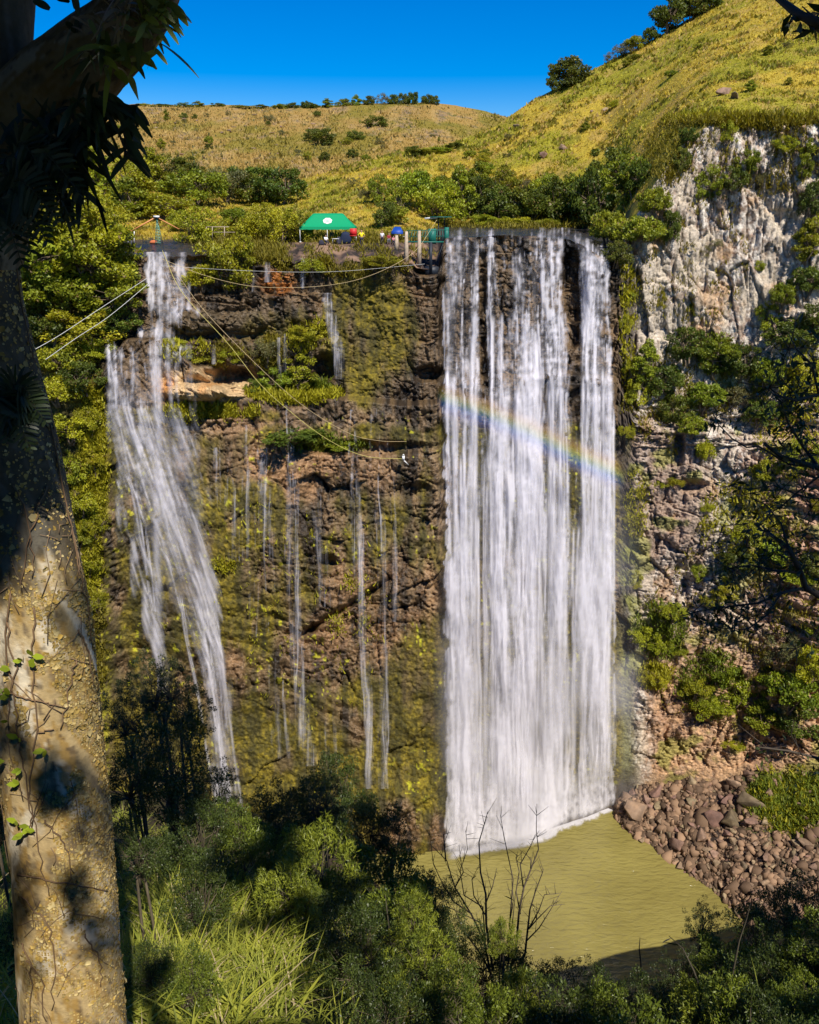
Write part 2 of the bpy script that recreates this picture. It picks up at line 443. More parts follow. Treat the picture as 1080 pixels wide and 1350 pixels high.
def cliff_colour(px, py, P):
    X, Z = P[..., 0], P[..., 2]
    n1 = fbm(X * .35, Z * .25, 5, 301)
    st = fbm(X * 1.6, Z * .10, 4, 311)              # vertical stains
    st2 = fbm(X * .5 + 9, Z * .05, 3, 315)
    fi = fbm(X * 3.2, Z * 2.6, 4, 321, .65)
    d2, e2, r2, _, _ = worley(X / .9, Z / 1.3, 331)
    left = np.ones(px.shape + (3,)) * np.array([.165, .112, .062])
    left = mix(left, np.array([.032, .025, .020]), ss(.44, .60, st) * .9)
    left = mix(left, np.array([.018, .015, .012]), ss(.58, .66, fbm(X * 1.3, Z * .9, 4, 377, .65)) * .8)
    left = mix(left, np.array([.27, .18, .10]), ss(.52, .72, n1) * .8)
    left = mix(left, np.array([.21, .185, .15]), ss(.62, .8, fi) * .7 * ss(.35, .6, n1))
    redd = np.zeros(px.shape)
    for (cx, cy, rx, ry, k) in ((400, 622, 110, 40, 1), (500, 800, 70, 75, .9), (440, 850, 50, 45, .7), (365, 373, 26, 20, 1.), (300, 890, 50, 40, .5), (440, 330, 110, 16, .8),
                                (545, 1110, 60, 30, .9), (520, 420, 60, 70, .5), (330, 560, 50, 30, .8)):
        redd = np.maximum(redd, k * blob(px, py, cx, cy, rx, ry, .5))
    left = mix(left, np.array([.31, .175, .085]), redd * ss(.40, .60, fi * .5 + n1 * .5) * .65)
    left = mix(left, np.array([.48, .17, .03]), blob(px, py, 366, 372, 22, 15, .4) * ss(.35, .5, fi) * .9)
    tan = np.maximum(blob(px, py, 262, 510, 54, 24, .3), blob(px, py, 312, 512, 36, 14, .3))
    left = mix(left, np.array([.56, .40, .22]), tan * .95)
    left = mix(left, np.array([.50, .22, .05]), tan * ss(.5, .65, n1) * .8)
    left = mix(left, np.array([.16, .12, .07]), np.maximum(blob(px, py, 262, 425, 38, 18, .3), blob(px, py, 325, 425, 34, 17, .3)) * .8)
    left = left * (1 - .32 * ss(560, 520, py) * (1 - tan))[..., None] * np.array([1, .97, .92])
    mo = moss_amount(px, py)
    mc = mix(np.ones(px.shape + (3,)) * np.array([.085, .070, .007]), np.array([.21, .16, .009]), ss(.4, .7, fi))
    mc = mix(mc, np.array([.030, .028, .008]), ss(.44, .60, st * .45 + fbm(X * .5, Z * .4, 4, 378) * .55) * .7)
    mc = mix(mc, np.array([.09, .06, .035]), ss(.55, .7, st2 * .5 + n1 * .5) * .6)
    left = mix(left, mc, mo * .93)
    # bright moss cushions
    sp1 = ss(.74, .80, fbm(px / 5, py / 6, 2, 341)) * ss(.45, .6, fbm(px / 50, py / 60, 2, 351))
    left = mix(left, np.array([.42, .40, .02]), sp1 * ss(540, 560, py) * .8)
    lm = ss(152, 140, px + 8 * (n1 - .5)) * ss(500, 540, py)
    left = mix(left, np.array([.30, .28, .015]), lm * .7 * ss(.52, .62, fi * .5 + n1 * .5) * ss(60, 100, px))
    # the right wall: pale lichen-bleached basalt above, warm brown below
    rt = np.ones(px.shape + (3,)) * np.array([.46, .39, .30])
    rt = mix(rt, np.array([.24, .165, .12]), ss(.44, .60, st * .45 + n1 * .55))
    rt = mix(rt, np.array([.68, .62, .53]), ss(.50, .62, fi * .45 + n1 * .3 + st * .25) * .9)
    rt = mix(rt, np.array([.44, .26, .12]), ss(.64, .76, fbm(X * .3 + 43, Z * .3, 4, 361)) * .6)
    rt = mix(rt, np.array([.07, .05, .04]), ss(.66, .74, fi) * .6)
    warm = ss(760, 900, py + 60 * (n1 - .5)) * ss(840, 870, px)
    wc = mix(np.ones(px.shape + (3,)) * np.array([.50, .30, .155]), np.array([.30, .165, .09]), ss(.45, .62, fi * .5 + n1 * .5))
    wc = mix(wc, np.array([.52, .36, .22]), ss(.6, .72, fi) * .6)
    rt = mix(rt, wc, warm * .9)
    mid = ss(548, 580, py) * ss(960, 900, px) * ss(800, 700, py)
    rt = mix(rt, np.array([.28, .19, .135]), mid * ss(.40, .55, st2 * .5 + fi * .5) * .85)
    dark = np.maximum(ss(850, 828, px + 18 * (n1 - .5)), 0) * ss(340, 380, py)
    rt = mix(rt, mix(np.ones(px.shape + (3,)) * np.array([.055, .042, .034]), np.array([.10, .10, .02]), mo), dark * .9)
    ru = blob(px, py, 1060, 700, 110, 130, .5) * ss(960, 1000, px)
    rt = mix(rt, np.array([.38, .20, .12]), ru * .75)
    rg = ss(.56, .66, fbm(px / 40, py / 30, 4, 371))
    rt = mix(rt, np.array([.24, .25, .03]), rg * .6 * ss(430, 470, py))
    r = ss(812, 826, px)
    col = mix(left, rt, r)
    wet = ss(45, 10, np.interp(px, KX, K_B) - py + 14 * (n1 - .5)) * ss(560, 600, px) * ss(846, 832, px)
    col = mix(col, np.array([.06, .045, .035]), wet * .85); mo = mo * (1 - wet)
    return col, mo
def build_setting():
    cols = np.concatenate([np.arange(-260, -10, 4.0), np.arange(-10, 1090, 1.5), np.arange(1090, 1341, 4.0)])
    rock = mat('basalt_rock', attr='Col', rough=.75, noise=.5, nscale=3.6, bump=.7, bscale=4.5, bdist=.25, spec=.35, roughattr='Rough', detail=10)
    # cliff
    n0, n1 = 500, 210
    b, m, l, p, s = (np.interp(cols, KX, k) for k in (K_B, K_M, K_L, K_P, K_S))
    r0 = b + (m - b) * (np.linspace(0, 1, n0)[:, None])
    r0b = b + 40 + 0 * r0[:1]
    r1 = m + (l - m) * (np.linspace(0, 1, n1 + 1)[1:, None])
    PY = np.concatenate([r0, r1]); PX = np.broadcast_to(cols, PY.shape)
    Y = surfY(PX, PY)
    P = P3(PX, PY, Y)
    col, mo = cliff_colour(PX, PY, P)
    # foot of the cliff goes on straight down under water and rubble
    foot = P[0].copy(); foot[:, 2] = -4
    P = np.concatenate([foot[None], P]); col = np.concatenate([col[:1], col]); mo = np.concatenate([mo[:1], mo])
    rough = .80 - .42 * ss(830, 800, np.concatenate([PX[:1], PX])) * (1 - mo)
    # the top surface and the near hill share the last row
    me = mesh_np('cliff', P.reshape(-1, 3), grid_faces(*P.shape[:2])[:, ::-1], [rock], {'Col': col.reshape(-1, 3), 'Rough': rough.ravel()}, False)
    add('cliff', me, kind='structure')
    # plateau + near hill
    n2, n3 = 34, 170
    r2 = l + (p - l) * np.linspace(0, 1, n2)[:, None]
    r3 = p + (s - p) * np.linspace(0, 1, n3 + 1)[1:, None]
    PY = np.concatenate([r2, r3]); PX = np.broadcast_to(cols, PY.shape)
    Y = surfY(PX, PY); P = P3(PX, PY, Y)
    P[0] = P3(cols, l, surfY(cols, l))
    back = P[-1].copy(); back[:, 1] += 60; back[:, 0] *= 1.3; back[:, 2] -= 18
    X = P[..., 0]; Yw = P[..., 1]
    f = fbm(X * .9, Yw * .5, 4, 401); g = fbm(X * .12, Yw * .09, 4, 411); h = fbm(X * .35, Yw * .2, 4, 421)
    hk = np.maximum(ss(p - 1, p - 9, PY), ss(815, 835, PX))
    gold = mix(np.ones(P.shape) * np.array([.38, .285, .035]), np.array([.26, .235, .02]), ss(.42, .6, g))
    gold = mix(gold, np.array([.34, .22, .07]), ss(.52, .68, h) * .6)
    gold = mix(gold, np.array([.10, .10, .015]), ss(.58, .75, f) * .6)
    bed = mix(np.ones(P.shape) * np.array([.13, .085, .06]), np.array([.05, .038, .034]), ss(.4, .6, f))
    bed = mix(bed, np.array([.035, .028, .024]), ss(.50, .56, fbm(X * 1.7, Yw * .9, 4, 431, .65)))
    bed = mix(bed, np.array([.30, .19, .12]), ss(.5, .62, h) * ss(320, 350, PX) * ss(590, 560, PX) * .8)
    colr = mix(bed, gold, hk)
    rough = .9 - .78 * (1 - hk) * (1 - ss(300, 330, PX) * ss(595, 580, PX))
    colr = mix(colr, np.array([.02, .024, .03]), (1 - hk) * (1 - ss(300, 330, PX) * ss(595, 580, PX)) * ss(.62, .45, f))
    P = np.concatenate([P, back[None]]); colr = np.concatenate([colr, colr[-1:]]); rough = np.concatenate([rough, rough[-1:]])
    hillm = mat('hill_grass', attr='Col', rough=.9, noise=.25, nscale=1.3, bump=.6, bscale=2.2, bdist=.3, spec=.15, roughattr='Rough', detail=8)
    me = mesh_np('hill', P.reshape(-1, 3), grid_faces(*P.shape[:2])[:, ::-1], [hillm], {'Col': colr.reshape(-1, 3), 'Rough': rough.ravel()}, True)
    add('hill', me, kind='structure')
    # far hill
    fx = np.arange(-500, 1500, 4.0)
    sil = np.interp(fx, [-500, -100, 0, 100, 180, 300, 400, 480, 560, 600, 640, 665, 720, 900, 1500], [170, 160, 150, 141, 137, 139, 141, 137, 135, 140, 147, 152, 172, 230, 260])
    sil = sil + (fbm(fx / 30, 0, 3, 451) - .5) * 4
    bot = np.full(fx.shape, 285.0)
    f = np.linspace(0, 1, 150)[:, None]
    PY = bot + (sil - bot) * f; PX = np.broadcast_to(fx, PY.shape)
    Y = far_Y(PX, PY, sil)
    P = P3(PX, PY, Y)
    X = P[..., 0]; Yw = P[..., 1]
    bump = (fbm(X * .02, Yw * .02, 4, 461) - .5) * 14 + (fbm(X * .1, Yw * .08, 3, 465) - .5) * 4
    P = P3(PX, PY, Y + bump * ss(0, .08, 1 - f))
    g = fbm(X * .05, Yw * .03, 4, 471); h = fbm(X * .16, Yw * .06, 4, 475); k = fbm(X * .5, Yw * .3, 4, 479)
    c = mix(np.ones(P.shape) * np.array([.29, .185, .05]), np.array([.20, .155, .025]), ss(.42, .6, g))
    c = mix(c, np.array([.35, .235, .09]), ss(.5, .66, h) * .7)
    c = mix(c, np.array([.17, .12, .08]), ss(.57, .66, k * .5 + h * .5) * .9)
    c = mix(c, np.array([.10, .11, .02]), ss(.62, .74, k) * .6)
    back = P[-1].copy(); back[:, 1] += 200; back[:, 0] *= 1.4; back[:, 2] -= 25
    P = np.concatenate([P, back[None]]); c = np.concatenate([c, c[-1:]])
    me = mesh_np('far_hill', P.reshape(-1, 3), grid_faces(*P.shape[:2])[:, ::-1], [hillm], {'Col': c.reshape(-1, 3), 'Rough': np.full(c.shape[:2], .95).ravel()}, True)
    add('far_hill', me, kind='structure')
    # pool
    px = np.linspace(-300, 1400, 10)
    wmat = water_material()
    v = np.array([[-75, 40, 0], [85, 40, 0], [85, 96, 0], [-75, 96, 0]], float)
    add('pool_water', mesh_np('pool_water', v, np.array([[0, 1, 2, 3]]), [wmat]), kind='structure')
    v = np.array([[-400, -60, -4.5], [400, -60, -4.5], [400, 800, -4.5], [-400, 800, -4.5]], float)
    add('valley_ground', mesh_np('valley_ground', v, np.array([[0, 1, 2, 3]]), [mat('soil', (.09, .07, .04), noise=.3)]), kind='structure')
def far_sil(px):
    return np.interp(px, [-500, -100, 0, 100, 180, 300, 400, 480, 560, 600, 640, 665, 720, 900, 1500], [170, 160, 150, 141, 137, 139, 141, 137, 135, 140, 147, 152, 172, 230, 260])
def far_Y(px, py, sil=None):
    s = far_sil(px) if sil is None else sil
    f = np.clip((285 - py) / (285 - s), 0, 1)
    return 1 / (1 / 215. + (1 / 430. - 1 / 215.) * f ** .85)
def water_material():
    m = mat('murky_water', (.30, .265, .055), rough=.18, spec=.5)
    N = m.node_tree.nodes; L = m.node_tree.links
    b = [n for n in N if n.type == 'BSDF_PRINCIPLED'][0]
    tc = N.new('ShaderNodeTexCoord'); mp = N.new('ShaderNodeMapping'); mp.inputs['Scale'].default_value = (.55, 1.5, 1); mp.inputs['Rotation'].default_value = (0, 0, R(-14))
    n1 = N.new('ShaderNodeTexNoise'); n1.inputs['Scale'].default_value = 1.3; n1.inputs['Detail'].default_value = 5; n1.inputs['Distortion'].default_value = .4
    bp = N.new('ShaderNodeBump'); bp.inputs['Strength'].default_value = .7; bp.inputs['Distance'].default_value = .36
    L.new(tc.outputs['Object'], mp.inputs[0]); L.new(mp.outputs[0], n1.inputs['Vector']); L.new(n1.outputs['Fac'], bp.inputs['Height']); L.new(bp.outputs[0], b.inputs['Normal'])
    n2 = N.new('ShaderNodeTexNoise'); n2.inputs['Scale'].default_value = .12; n2.inputs['Detail'].default_value = 3
    L.new(tc.outputs['Object'], n2.inputs['Vector'])
    cr = N.new('ShaderNodeValToRGB'); cr.color_ramp.elements[0].position = .35; cr.color_ramp.elements[1].position = .65
    cr.color_ramp.elements[0].color = (.185, .155, .042, 1); cr.color_ramp.elements[1].color = (.235, .20, .056, 1)
    L.new(n2.outputs['Fac'], cr.inputs[0]); L.new(cr.outputs[0], b.inputs['Base Color'])
    return m
build_setting()

# ------------------------------------------------------------------ the falls
def fall_material(name, alb):
    m = bpy.data.materials.new(name); m.use_nodes = True
    N = m.node_tree.nodes; L = m.node_tree.links
    for n in list(N): N.remove(n)
    out = N.new('ShaderNodeOutputMaterial'); tr = N.new('ShaderNodeBsdfTransparent')
    d = N.new('ShaderNodeBsdfDiffuse'); d.inputs['Color'].default_value = (*alb, 1)
    t = N.new('ShaderNodeBsdfTranslucent'); t.inputs['Color'].default_value = (*alb, 1)
    ad = N.new('ShaderNodeMixShader'); ad.inputs[0].default_value = .25
    mx = N.new('ShaderNodeMixShader')
    a = N.new('ShaderNodeAttribute'); a.attribute_name = 'Alpha'
    L.new(d.outputs[0], ad.inputs[1]); L.new(t.outputs[0], ad.inputs[2])
    L.new(a.outputs['Fac'], mx.inputs[0]); L.new(tr.outputs[0], mx.inputs[1]); L.new(ad.outputs[0], mx.inputs[2]); L.new(mx.outputs[0], out.inputs['Surface'])
    return m
white_water = fall_material('white_water', (.86, .84, .90))
def rows_density(px, py, rows):
    """rows: [(py, [(px, density), ...]), ...]"""
    ys = np.array([r[0] for r in rows], float)
    prof = np.stack([np.interp(px, [a for a, _ in r[1]], [b for _, b in r[1]], left=0, right=0) for r in rows])   # (rows, n...)
    out = np.zeros(px.shape)
    idx = np.clip(np.searchsorted(ys, py) - 1, 0, len(ys) - 2)
    f = np.clip((py - ys[idx]) / (ys[idx + 1] - ys[idx]), 0, 1)
    a = np.take_along_axis(prof, idx[None], 0)[0]; b2 = np.take_along_axis(prof, idx[None] + 1, 0)[0]
    return a * (1 - f) + b2 * f
def smooth_depth(px, py):
    """forward distance of the rock face, without its cracks"""
    s = 0
    offs = ((0, 0), (8, 0), (-8, 0), (0, 10), (0, -10), (5, 6), (-5, -6))
    vals = np.stack([surfY(px + a, py + b) for a, b in offs])
    return np.minimum(vals.mean(0), np.percentile(vals, 30, axis=0))
def fall(name, rows, x0, x1, y0, y1, dx=1.2, dy=2.4, layers=3, base=None, freq=4.5, gain=1.0, soft=.5, slant=None, thick=.5, label=None, toprow=None, strands=None):
    """layered sheets of falling water whose strands follow the drawn density"""
    cols = np.arange(x0, x1 + .1, dx); nr = int((y1 - y0) / dy)
    v = np.linspace(0, 1, nr)[:, None]
    yb = np.interp(cols, *base) if base else np.full(cols.shape, y1)
    yt = np.interp(cols, *toprow) if toprow else np.full(cols.shape, y0)
    PY = yt + (yb - yt) * v; PX = np.broadcast_to(cols, PY.shape)
    vs, fs, al = [], [], []; n = 0
    D0 = smooth_depth(PX, PY)
    # falling water leaves the rock: never goes back inwards quickly
    z = P3(PX, PY, D0)
    for i in range(1, D0.shape[0]):
        D0[i] = np.minimum(D0[i], D0[i - 1] + .012)
    q = 14
    pad = np.pad(D0, ((q, q), (0, 0)), mode='edge'); cs = np.cumsum(pad, 0)
    D0 = np.minimum(D0 + .3, (cs[2 * q:] - np.concatenate([np.zeros((1, D0.shape[1])), cs[:-2 * q - 1]])) / (2 * q + 1))
    q = 5
    pad = np.pad(D0, ((0, 0), (q, q)), mode='edge'); cs = np.cumsum(pad, 1)
    D0 = (cs[:, 2 * q:] - np.concatenate([np.zeros((D0.shape[0], 1)), cs[:, :-2 * q - 1]], 1)) / (2 * q + 1)
    fallen = ss(y0, y0 + (y1 - y0) * .55, PY)
    for Ly in range(layers):
        sx = slant(PY) if slant else 0
        u = PX - sx
        w = (fbm(u / 30, PY / 120, 3, 500 + Ly) - .5) * 14
        den = rows_density(PX + w * .6, PY + (fbm(u / 9, PY / 60, 2, 520 + Ly) - .5) * 16, rows)
        fr = freq * (1 + .5 * Ly)
        if base:
            den = den * ss(0, 9, PX - (582 + fallen * 5 + (fbm(PY / 16, 0 * PY + Ly, 3, 95) - .5) * 22 * fallen)) * ss(0, 9, (818 - fallen * 4 + (fbm(PY / 16, 0 * PY + Ly, 3, 96) - .5) * 20 * fallen) - PX)
        s1 = fbm((u + w) / fr, PY / 110, 4, 540 + Ly * 7, .6)
        s2 = fbm((u + w * .5) / (fr * 3.2), PY / 200, 3, 560 + Ly * 7)
        s3 = fbm((u + w * .3) / (fr * .5), PY / 22, 3, 580 + Ly * 7)
        s4 = fbm(u / 5, PY / 5, 3, 590 + Ly)
        grain = .10 + .12 * (1 - fallen)
        st = s1 * (.46 - grain * .5) + s2 * .36 + s3 * .18 + (s4 - .5) * grain
        wd = .05 + .07 * soft * fallen + .03 * Ly
        c0 = .648 - den * .16 + .018 * fallen
        a = ss(c0 - wd, c0 + wd, st)
        a = a * ss(0, .15, den) * (.25 + .50 * den) * gain
        if strands is not None and Ly < 2:
            rs = np.random.default_rng(900 + Ly)
            for (xa, ya, xb, ww, st_) in strands:
                xa = xa + rs.normal() * 1.5; tt_ = np.clip((PY - ya) / (y1 - ya), 0, 1)
                ya = ya + rs.normal() * 6; xc = xa + (xb - xa) * tt_ + (fbm(PY / 70, 0 * PY + xa, 2, 91) - .5) * 5
                w_ = ww * (.6 + .6 * tt_)
                a = np.maximum(a, np.exp(-((PX - xc) / w_) ** 2) * ss(ya - 4, ya + 10, PY) * st_ * .8 * (1 - .65 * tt_) * (.55 + .6 * s3) * (den > .05))
        veil = den * den * (.07 + .11 * fallen) * gain * ss(.25, .7, s2)
        a = np.clip(a + veil * (1 - a), 0, .95)
        D = D0 - thick * ((.3 + .8 * Ly / (layers - 1)) if layers > 1 else .5) - (s1 - .5) * 1.0 - (s2 - .5) * 1.0 - (s3 - .5) * .3
        if base:
            wv = ss(.90, 1.0, v + 0 * PX); Yb_ = Yz(yb, .05)[None] - .5 * Ly - (s1 - .5) * .8
            D = D * (1 - wv) + Yb_ * wv
            a = np.clip(a + wv * .5 * ss(.05, .5, den) * ss(.35, .6, s4 * .5 + s1 * .5), 0, .95) * (1 - ss(.988, 1.0, v + .02 * (s4 - .5)))
        P = P3(PX, PY, D)
        vs.append(P.reshape(-1, 3)); fs.append(grid_faces(*PX.shape)[:, ::-1] + n); al.append(a.ravel()); n += PX.size
    A = np.concatenate(al); F = np.concatenate(fs)
    F = F[A[F].max(1) > .02]
    me = mesh_np(name, np.concatenate(vs), F, [white_water], {'Alpha': A}, True)
    return add(name, me, kind='structure', label=label)
main_rows = [
 (300, [(585, .0), (600, .05), (640, .25), (670, .05), (700, .2), (740, .1), (760, .2), (770, 0)]),
 (308, [(583, .1), (600, .35), (620, .2), (640, .5), (665, .25), (700, .5), (740, .35), (765, .7), (775, .3), (790, 0)]),
 (318, [(582, .7), (600, .9), (622, .7), (636, .5), (650, .8), (672, .4), (690, .8), (720, .7), (742, .5), (752, .6), (772, .9), (782, .3), (800, .2), (808, 0)]),
 (345, [(581, .6), (590, .9), (612, .7), (630, .8), (634, .15), (641, .1), (646, .9), (662, .7), (668, .3), (676, .4), (684, .9), (715, .9), (738, .8), (743, .1), (764, .1), (768, .9), (803, 1.), (808, .1), (812, 0)]),
 (410, [(580, .5), (586, .95), (606, .6), (612, .8), (630, .7), (634, .1), (641, .1), (646, .9), (662, .6), (676, .6), (690, .85), (716, .7), (726, .8), (742, .7), (746, .05), (762, .05), (766, .9), (804, .95), (808, .1), (812, 0)]),
 (424, [(580, .4), (586, .9), (606, .6), (612, .8), (630, .7), (634, .1), (641, .1), (645, 1), (690, .95), (700, .8), (720, .7), (742, .8), (747, .05), (761, .05), (766, .9), (804, .95), (808, .1), (812, 0)]),
 (490, [(584, .3), (590, .85), (608, .75), (614, .7), (630, .8), (634, .1), (642, .1), (646, .8), (680, .75), (700, .9), (716, .5), (724, .95), (746, .9), (750, .1), (762, .1), (766, .85), (804, .9), (810, .1), (814, 0)]),
 (508, [(584, .6), (592, 1.), (604, .7), (612, .75), (632, .7), (637, .15), (643, .1), (648, .8), (690, .85), (706, .9), (716, .3), (724, .5), (730, .8), (748, .9), (752, .1), (762, .1), (766, .9), (786, 1.), (806, .9), (812, .1), (816, 0)]),
 (560, [(582, .4), (588, .85), (620, .75), (634, .45), (642, .3), (650, .8), (690, .8), (708, .9), (718, .25), (724, .25), (732, .6), (748, .8), (754, .25), (760, .4), (768, .9), (806, .9), (814, .2), (819, 0)]),
 (700, [(581, .3), (588, .75), (620, .7), (633, .3), (643, .3), (655, .8), (690, .85), (715, .75), (728, .65), (746, .8), (752, .3), (759, .3), (770, .85), (808, .85), (816, .2), (822, 0)]),
 (900, [(586, .2), (592, .75), (615, .9), (631, .3), (643, .35), (660, .9), (700, .9), (722, .5), (740, .9), (752, .3), (760, .35), (775, .95), (800, .9), (808, .3), (816, 0)]),
 (1030, [(588, .3), (594, .8), (612, .95), (628, .55), (646, .7), (660, .95), (720, .9), (745, .85), (762, .45), (770, .9), (800, .95), (808, .6), (814, 0)]),
 (1130, [(586, .6), (592, 1), (640, .95), (700, .95), (735, .9), (752, .7), (765, .95), (808, .95), (812, .5), (816, 0)]),
]
main_base = ([578, 592, 615, 645, 680, 705, 722, 740, 752, 768, 790, 808, 824], [1130, 1126, 1120, 1116, 1112, 1106, 1101, 1088, 1083, 1080, 1072, 1062, 1056])
_r = random.Random(4)
main_strands = [(590, 492, 590, 3, 1.), (600, 490, 606, 4, .9), (612, 494, 616, 2.5, .9), (626, 492, 628, 3, .9), (585, 380, 586, 2, .8), (622, 440, 620, 4, .8), (647, 422, 652, 3, 1.), (658, 424, 662, 2.5, .9), (690, 426, 694, 5, .8),
                (706, 452, 700, 7, 1.), (712, 470, 716, 3, .9), (700, 500, 690, 4, .9), (725, 492, 728, 4, 1.), (738, 488, 738, 4, 1.), (746, 510, 748, 2, .9), (711, 515, 708, 2, 1.), (727, 512, 736, 2, .9), (770, 496, 768, 3, 1.), (784, 492, 788, 6, .9), (797, 500, 803, 3, .9), (808, 540, 812, 2, .8)]
main_strands += [(_r.uniform(588, 806), _r.uniform(560, 980), _r.uniform(592, 806), _r.uniform(1, 3.5), _r.uniform(.5, .95)) for _ in range(46)]
main_strands = [(a, b, a + (c - a) * .04, d, e) if b > 555 else (a, b, c, d, e) for a, b, c, d, e in main_strands]
fall('waterfall', main_rows, 574, 826, 300, 1130, base=main_base, layers=3, thick=1.1, strands=main_strands, label='tall white main waterfall dropping in many strands into the olive pool')
left_rows = [
 (334, [(180, 0), (188, .8), (225, .5), (240, .3), (246, 0)]),
 (345, [(188, 0), (194, .95), (218, .8), (224, .5), (240, .7), (246, .2), (250, 0)]),
 (400, [(190, 0), (196, .95), (218, .9), (240, .7), (248, .2), (252, 0)]),
 (409, [(190, 0), (196, .9), (246, .8), (262, .4), (266, 0)]),
 (412, [(190, 0), (198, .7), (242, .8), (246, 0)]),
 (420, [(192, 0), (194, .4), (206, .2), (212, .7), (240, .7), (243, 0)]),
 (432, [(184, 0), (194, .4), (208, .9), (216, .5), (224, 0)]),
 (444, [(180, 0), (186, .8), (215, .95), (226, .5), (234, 0)]),
 (450, [(138, 0), (150, .15), (190, .2), (215, .3), (240, .1), (244, 0)]),
 (458, [(136, 0), (142, .7), (160, .6), (166, .1), (172, .6), (180, .5), (184, .1), (198, .8), (236, .8), (246, .5), (254, .2), (258, 0)]),
 (500, [(136, 0), (142, .7), (158, .7), (166, .2), (174, .7), (182, .6), (188, .2), (200, .6), (210, .5), (236, .4), (250, .3), (258, 0)]),
 (540, [(138, 0), (144, .85), (170, .75), (180, .4), (186, .7), (192, .4), (202, .7), (212, .5), (220, .2), (240, .2), (256, .2), (262, 0)]),
 (620, [(150, 0), (156, .9), (186, .8), (204, .5), (214, .75), (226, .6), (240, .5), (258, .3), (268, 0)]),
 (720, [(172, 0), (178, .85), (192, .6), (206, .6), (222, .85), (246, .8), (262, .6), (276, .3), (282, 0)]),
 (790, [(188, 0), (194, .8), (208, .5), (214, .4), (222, .5), (234, .6), (246, .7), (262, 1), (282, .8), (290, .2), (294, 0)]),
 (850, [(200, 0), (206, .7), (218, .4), (222, .05), (240, .1), (250, .2), (256, .4), (272, .8), (288, .75), (294, 0)]),
 (880, [(206, 0), (210, .1), (220, .1), (260, .1), (272, .7), (292, .8), (298, 0)]),
 (960, [(270, 0), (276, .6), (298, .75), (306, .2), (310, 0)]),
 (1050, [(276, 0), (282, .7), (308, .7), (316, .2), (320, 0)]),
 (1150, [(280, 0), (288, .7), (312, .7), (322, .2), (328, 0)]),
]
fall('waterfall', left_rows, 130, 332, 332, 1150, layers=3, gain=.92, freq=5, thick=.8, strands=[(142, 460, 262, 1.4, .45), (178, 640, 250, 1.3, .6), (192, 700, 240, 1.2, .6), (262, 785, 318, 2.2, .8), (238, 782, 300, 1.3, .7), (281, 788, 330, 1.3, .7), (270, 790, 310, 1.2, .7), (206, 432, 206, 5, .5)], slant=lambda y: np.interp(y, [330, 450, 540, 880, 1150], [0, 0, 6, 120, 150]),
     label='left waterfall tumbling over a small step then fanning out down the mossy face')
def trickle(pts, w, den, label, y0=None, seed=0, gain=.9):
    """a thin veil running down the face; pts (px, py) of its centre"""
    xs = [a for a, _ in pts]; ys = [b for _, b in pts]
    f = np.linspace(ys[0], ys[-1], 40)
    rows = []
    for y in f:
        c = np.interp(y, ys, xs); ww = np.interp(y, ys, w); dd = np.interp(y, ys, den)
        ww *= 1.45; rows.append((y, [(c - ww, 0), (c - ww * .5, dd * .8), (c, dd), (c + ww * .5, dd * .8), (c + ww, 0)]))
    m = max(w) * 1.5 + 3
    return fall('water_trickle', rows, min(xs) - m, max(xs) + m, ys[0], ys[-1], dx=1.0, dy=2.5, layers=2, freq=2.2, gain=gain * .78, soft=1.0, thick=.9, label=label)
trickle([(376, 530), (382, 600), (386, 720), (392, 850), (402, 960), (410, 1010)], [5, 8, 7, 9, 7, 7], [.6, .75, .7, .6, .8, .5], 'thin white trickle down moss between the two big falls', seed=1)
trickle([(432, 386), (436, 420), (446, 460), (449, 500)], [7, 6, 7, 5], [.85, .8, .95, .5], 'short bright trickle above the grassy ledge', seed=2)
trickle([(464, 540), (468, 620), (474, 720), (478, 830), (483, 940), (486, 1040)], [5, 7, 7, 4, 7, 4], [.5, .5, .9, .4, .8, .6], 'left of two parallel thin trickles right of centre', seed=3)
trickle([(492, 530), (495, 620), (500, 720), (504, 830), (506, 960), (505, 1040)], [5, 7, 7, 5, 7, 5], [.5, .55, .85, .4, .75, .6], 'right of two parallel thin trickles right of centre', seed=4)
trickle([(290, 590), (300, 660), (312, 740)], [8, 11, 10], [.5, .55, .2], 'faint veil just right of the left waterfall', seed=5)
trickle([(345, 590), (352, 680), (358, 780)], [8, 10, 10], [.4, .45, .2], 'faint veil over olive moss left of centre', seed=6)
trickle([(412, 600), (420, 700), (426, 800)], [6, 8, 8], [.35, .4, .3], 'faint veil over red rock at centre', seed=7)
trickle([(370, 890), (376, 940), (381, 1000)], [2.5, 2.5, 2.5], [.95, .95, .8], 'hair-thin bright rivulet low on the mossy face', seed=8)
trickle([(452, 560), (456, 640), (460, 700)], [4, 6, 5], [.35, .4, .2], 'faint thread just left of the two parallel trickles', seed=30)
trickle([(512, 560), (520, 700), (524, 820)], [4, 6, 5], [.25, .35, .2], 'faint thread just right of the two parallel trickles', seed=31)
trickle([(352, 820), (360, 920), (366, 1000)], [6, 8, 6], [.35, .4, .2], 'faint veil low on the face beside the rivulet', seed=32)
trickle([(324, 560), (330, 700), (336, 840)], [5, 7, 6], [.3, .35, .2], 'faint veil in the middle of the mossy left face', seed=33)
trickle([(430, 900), (436, 960), (440, 1010)], [6, 7, 8], [.3, .35, .3], 'faint low veil left of the dark bushes', seed=9)
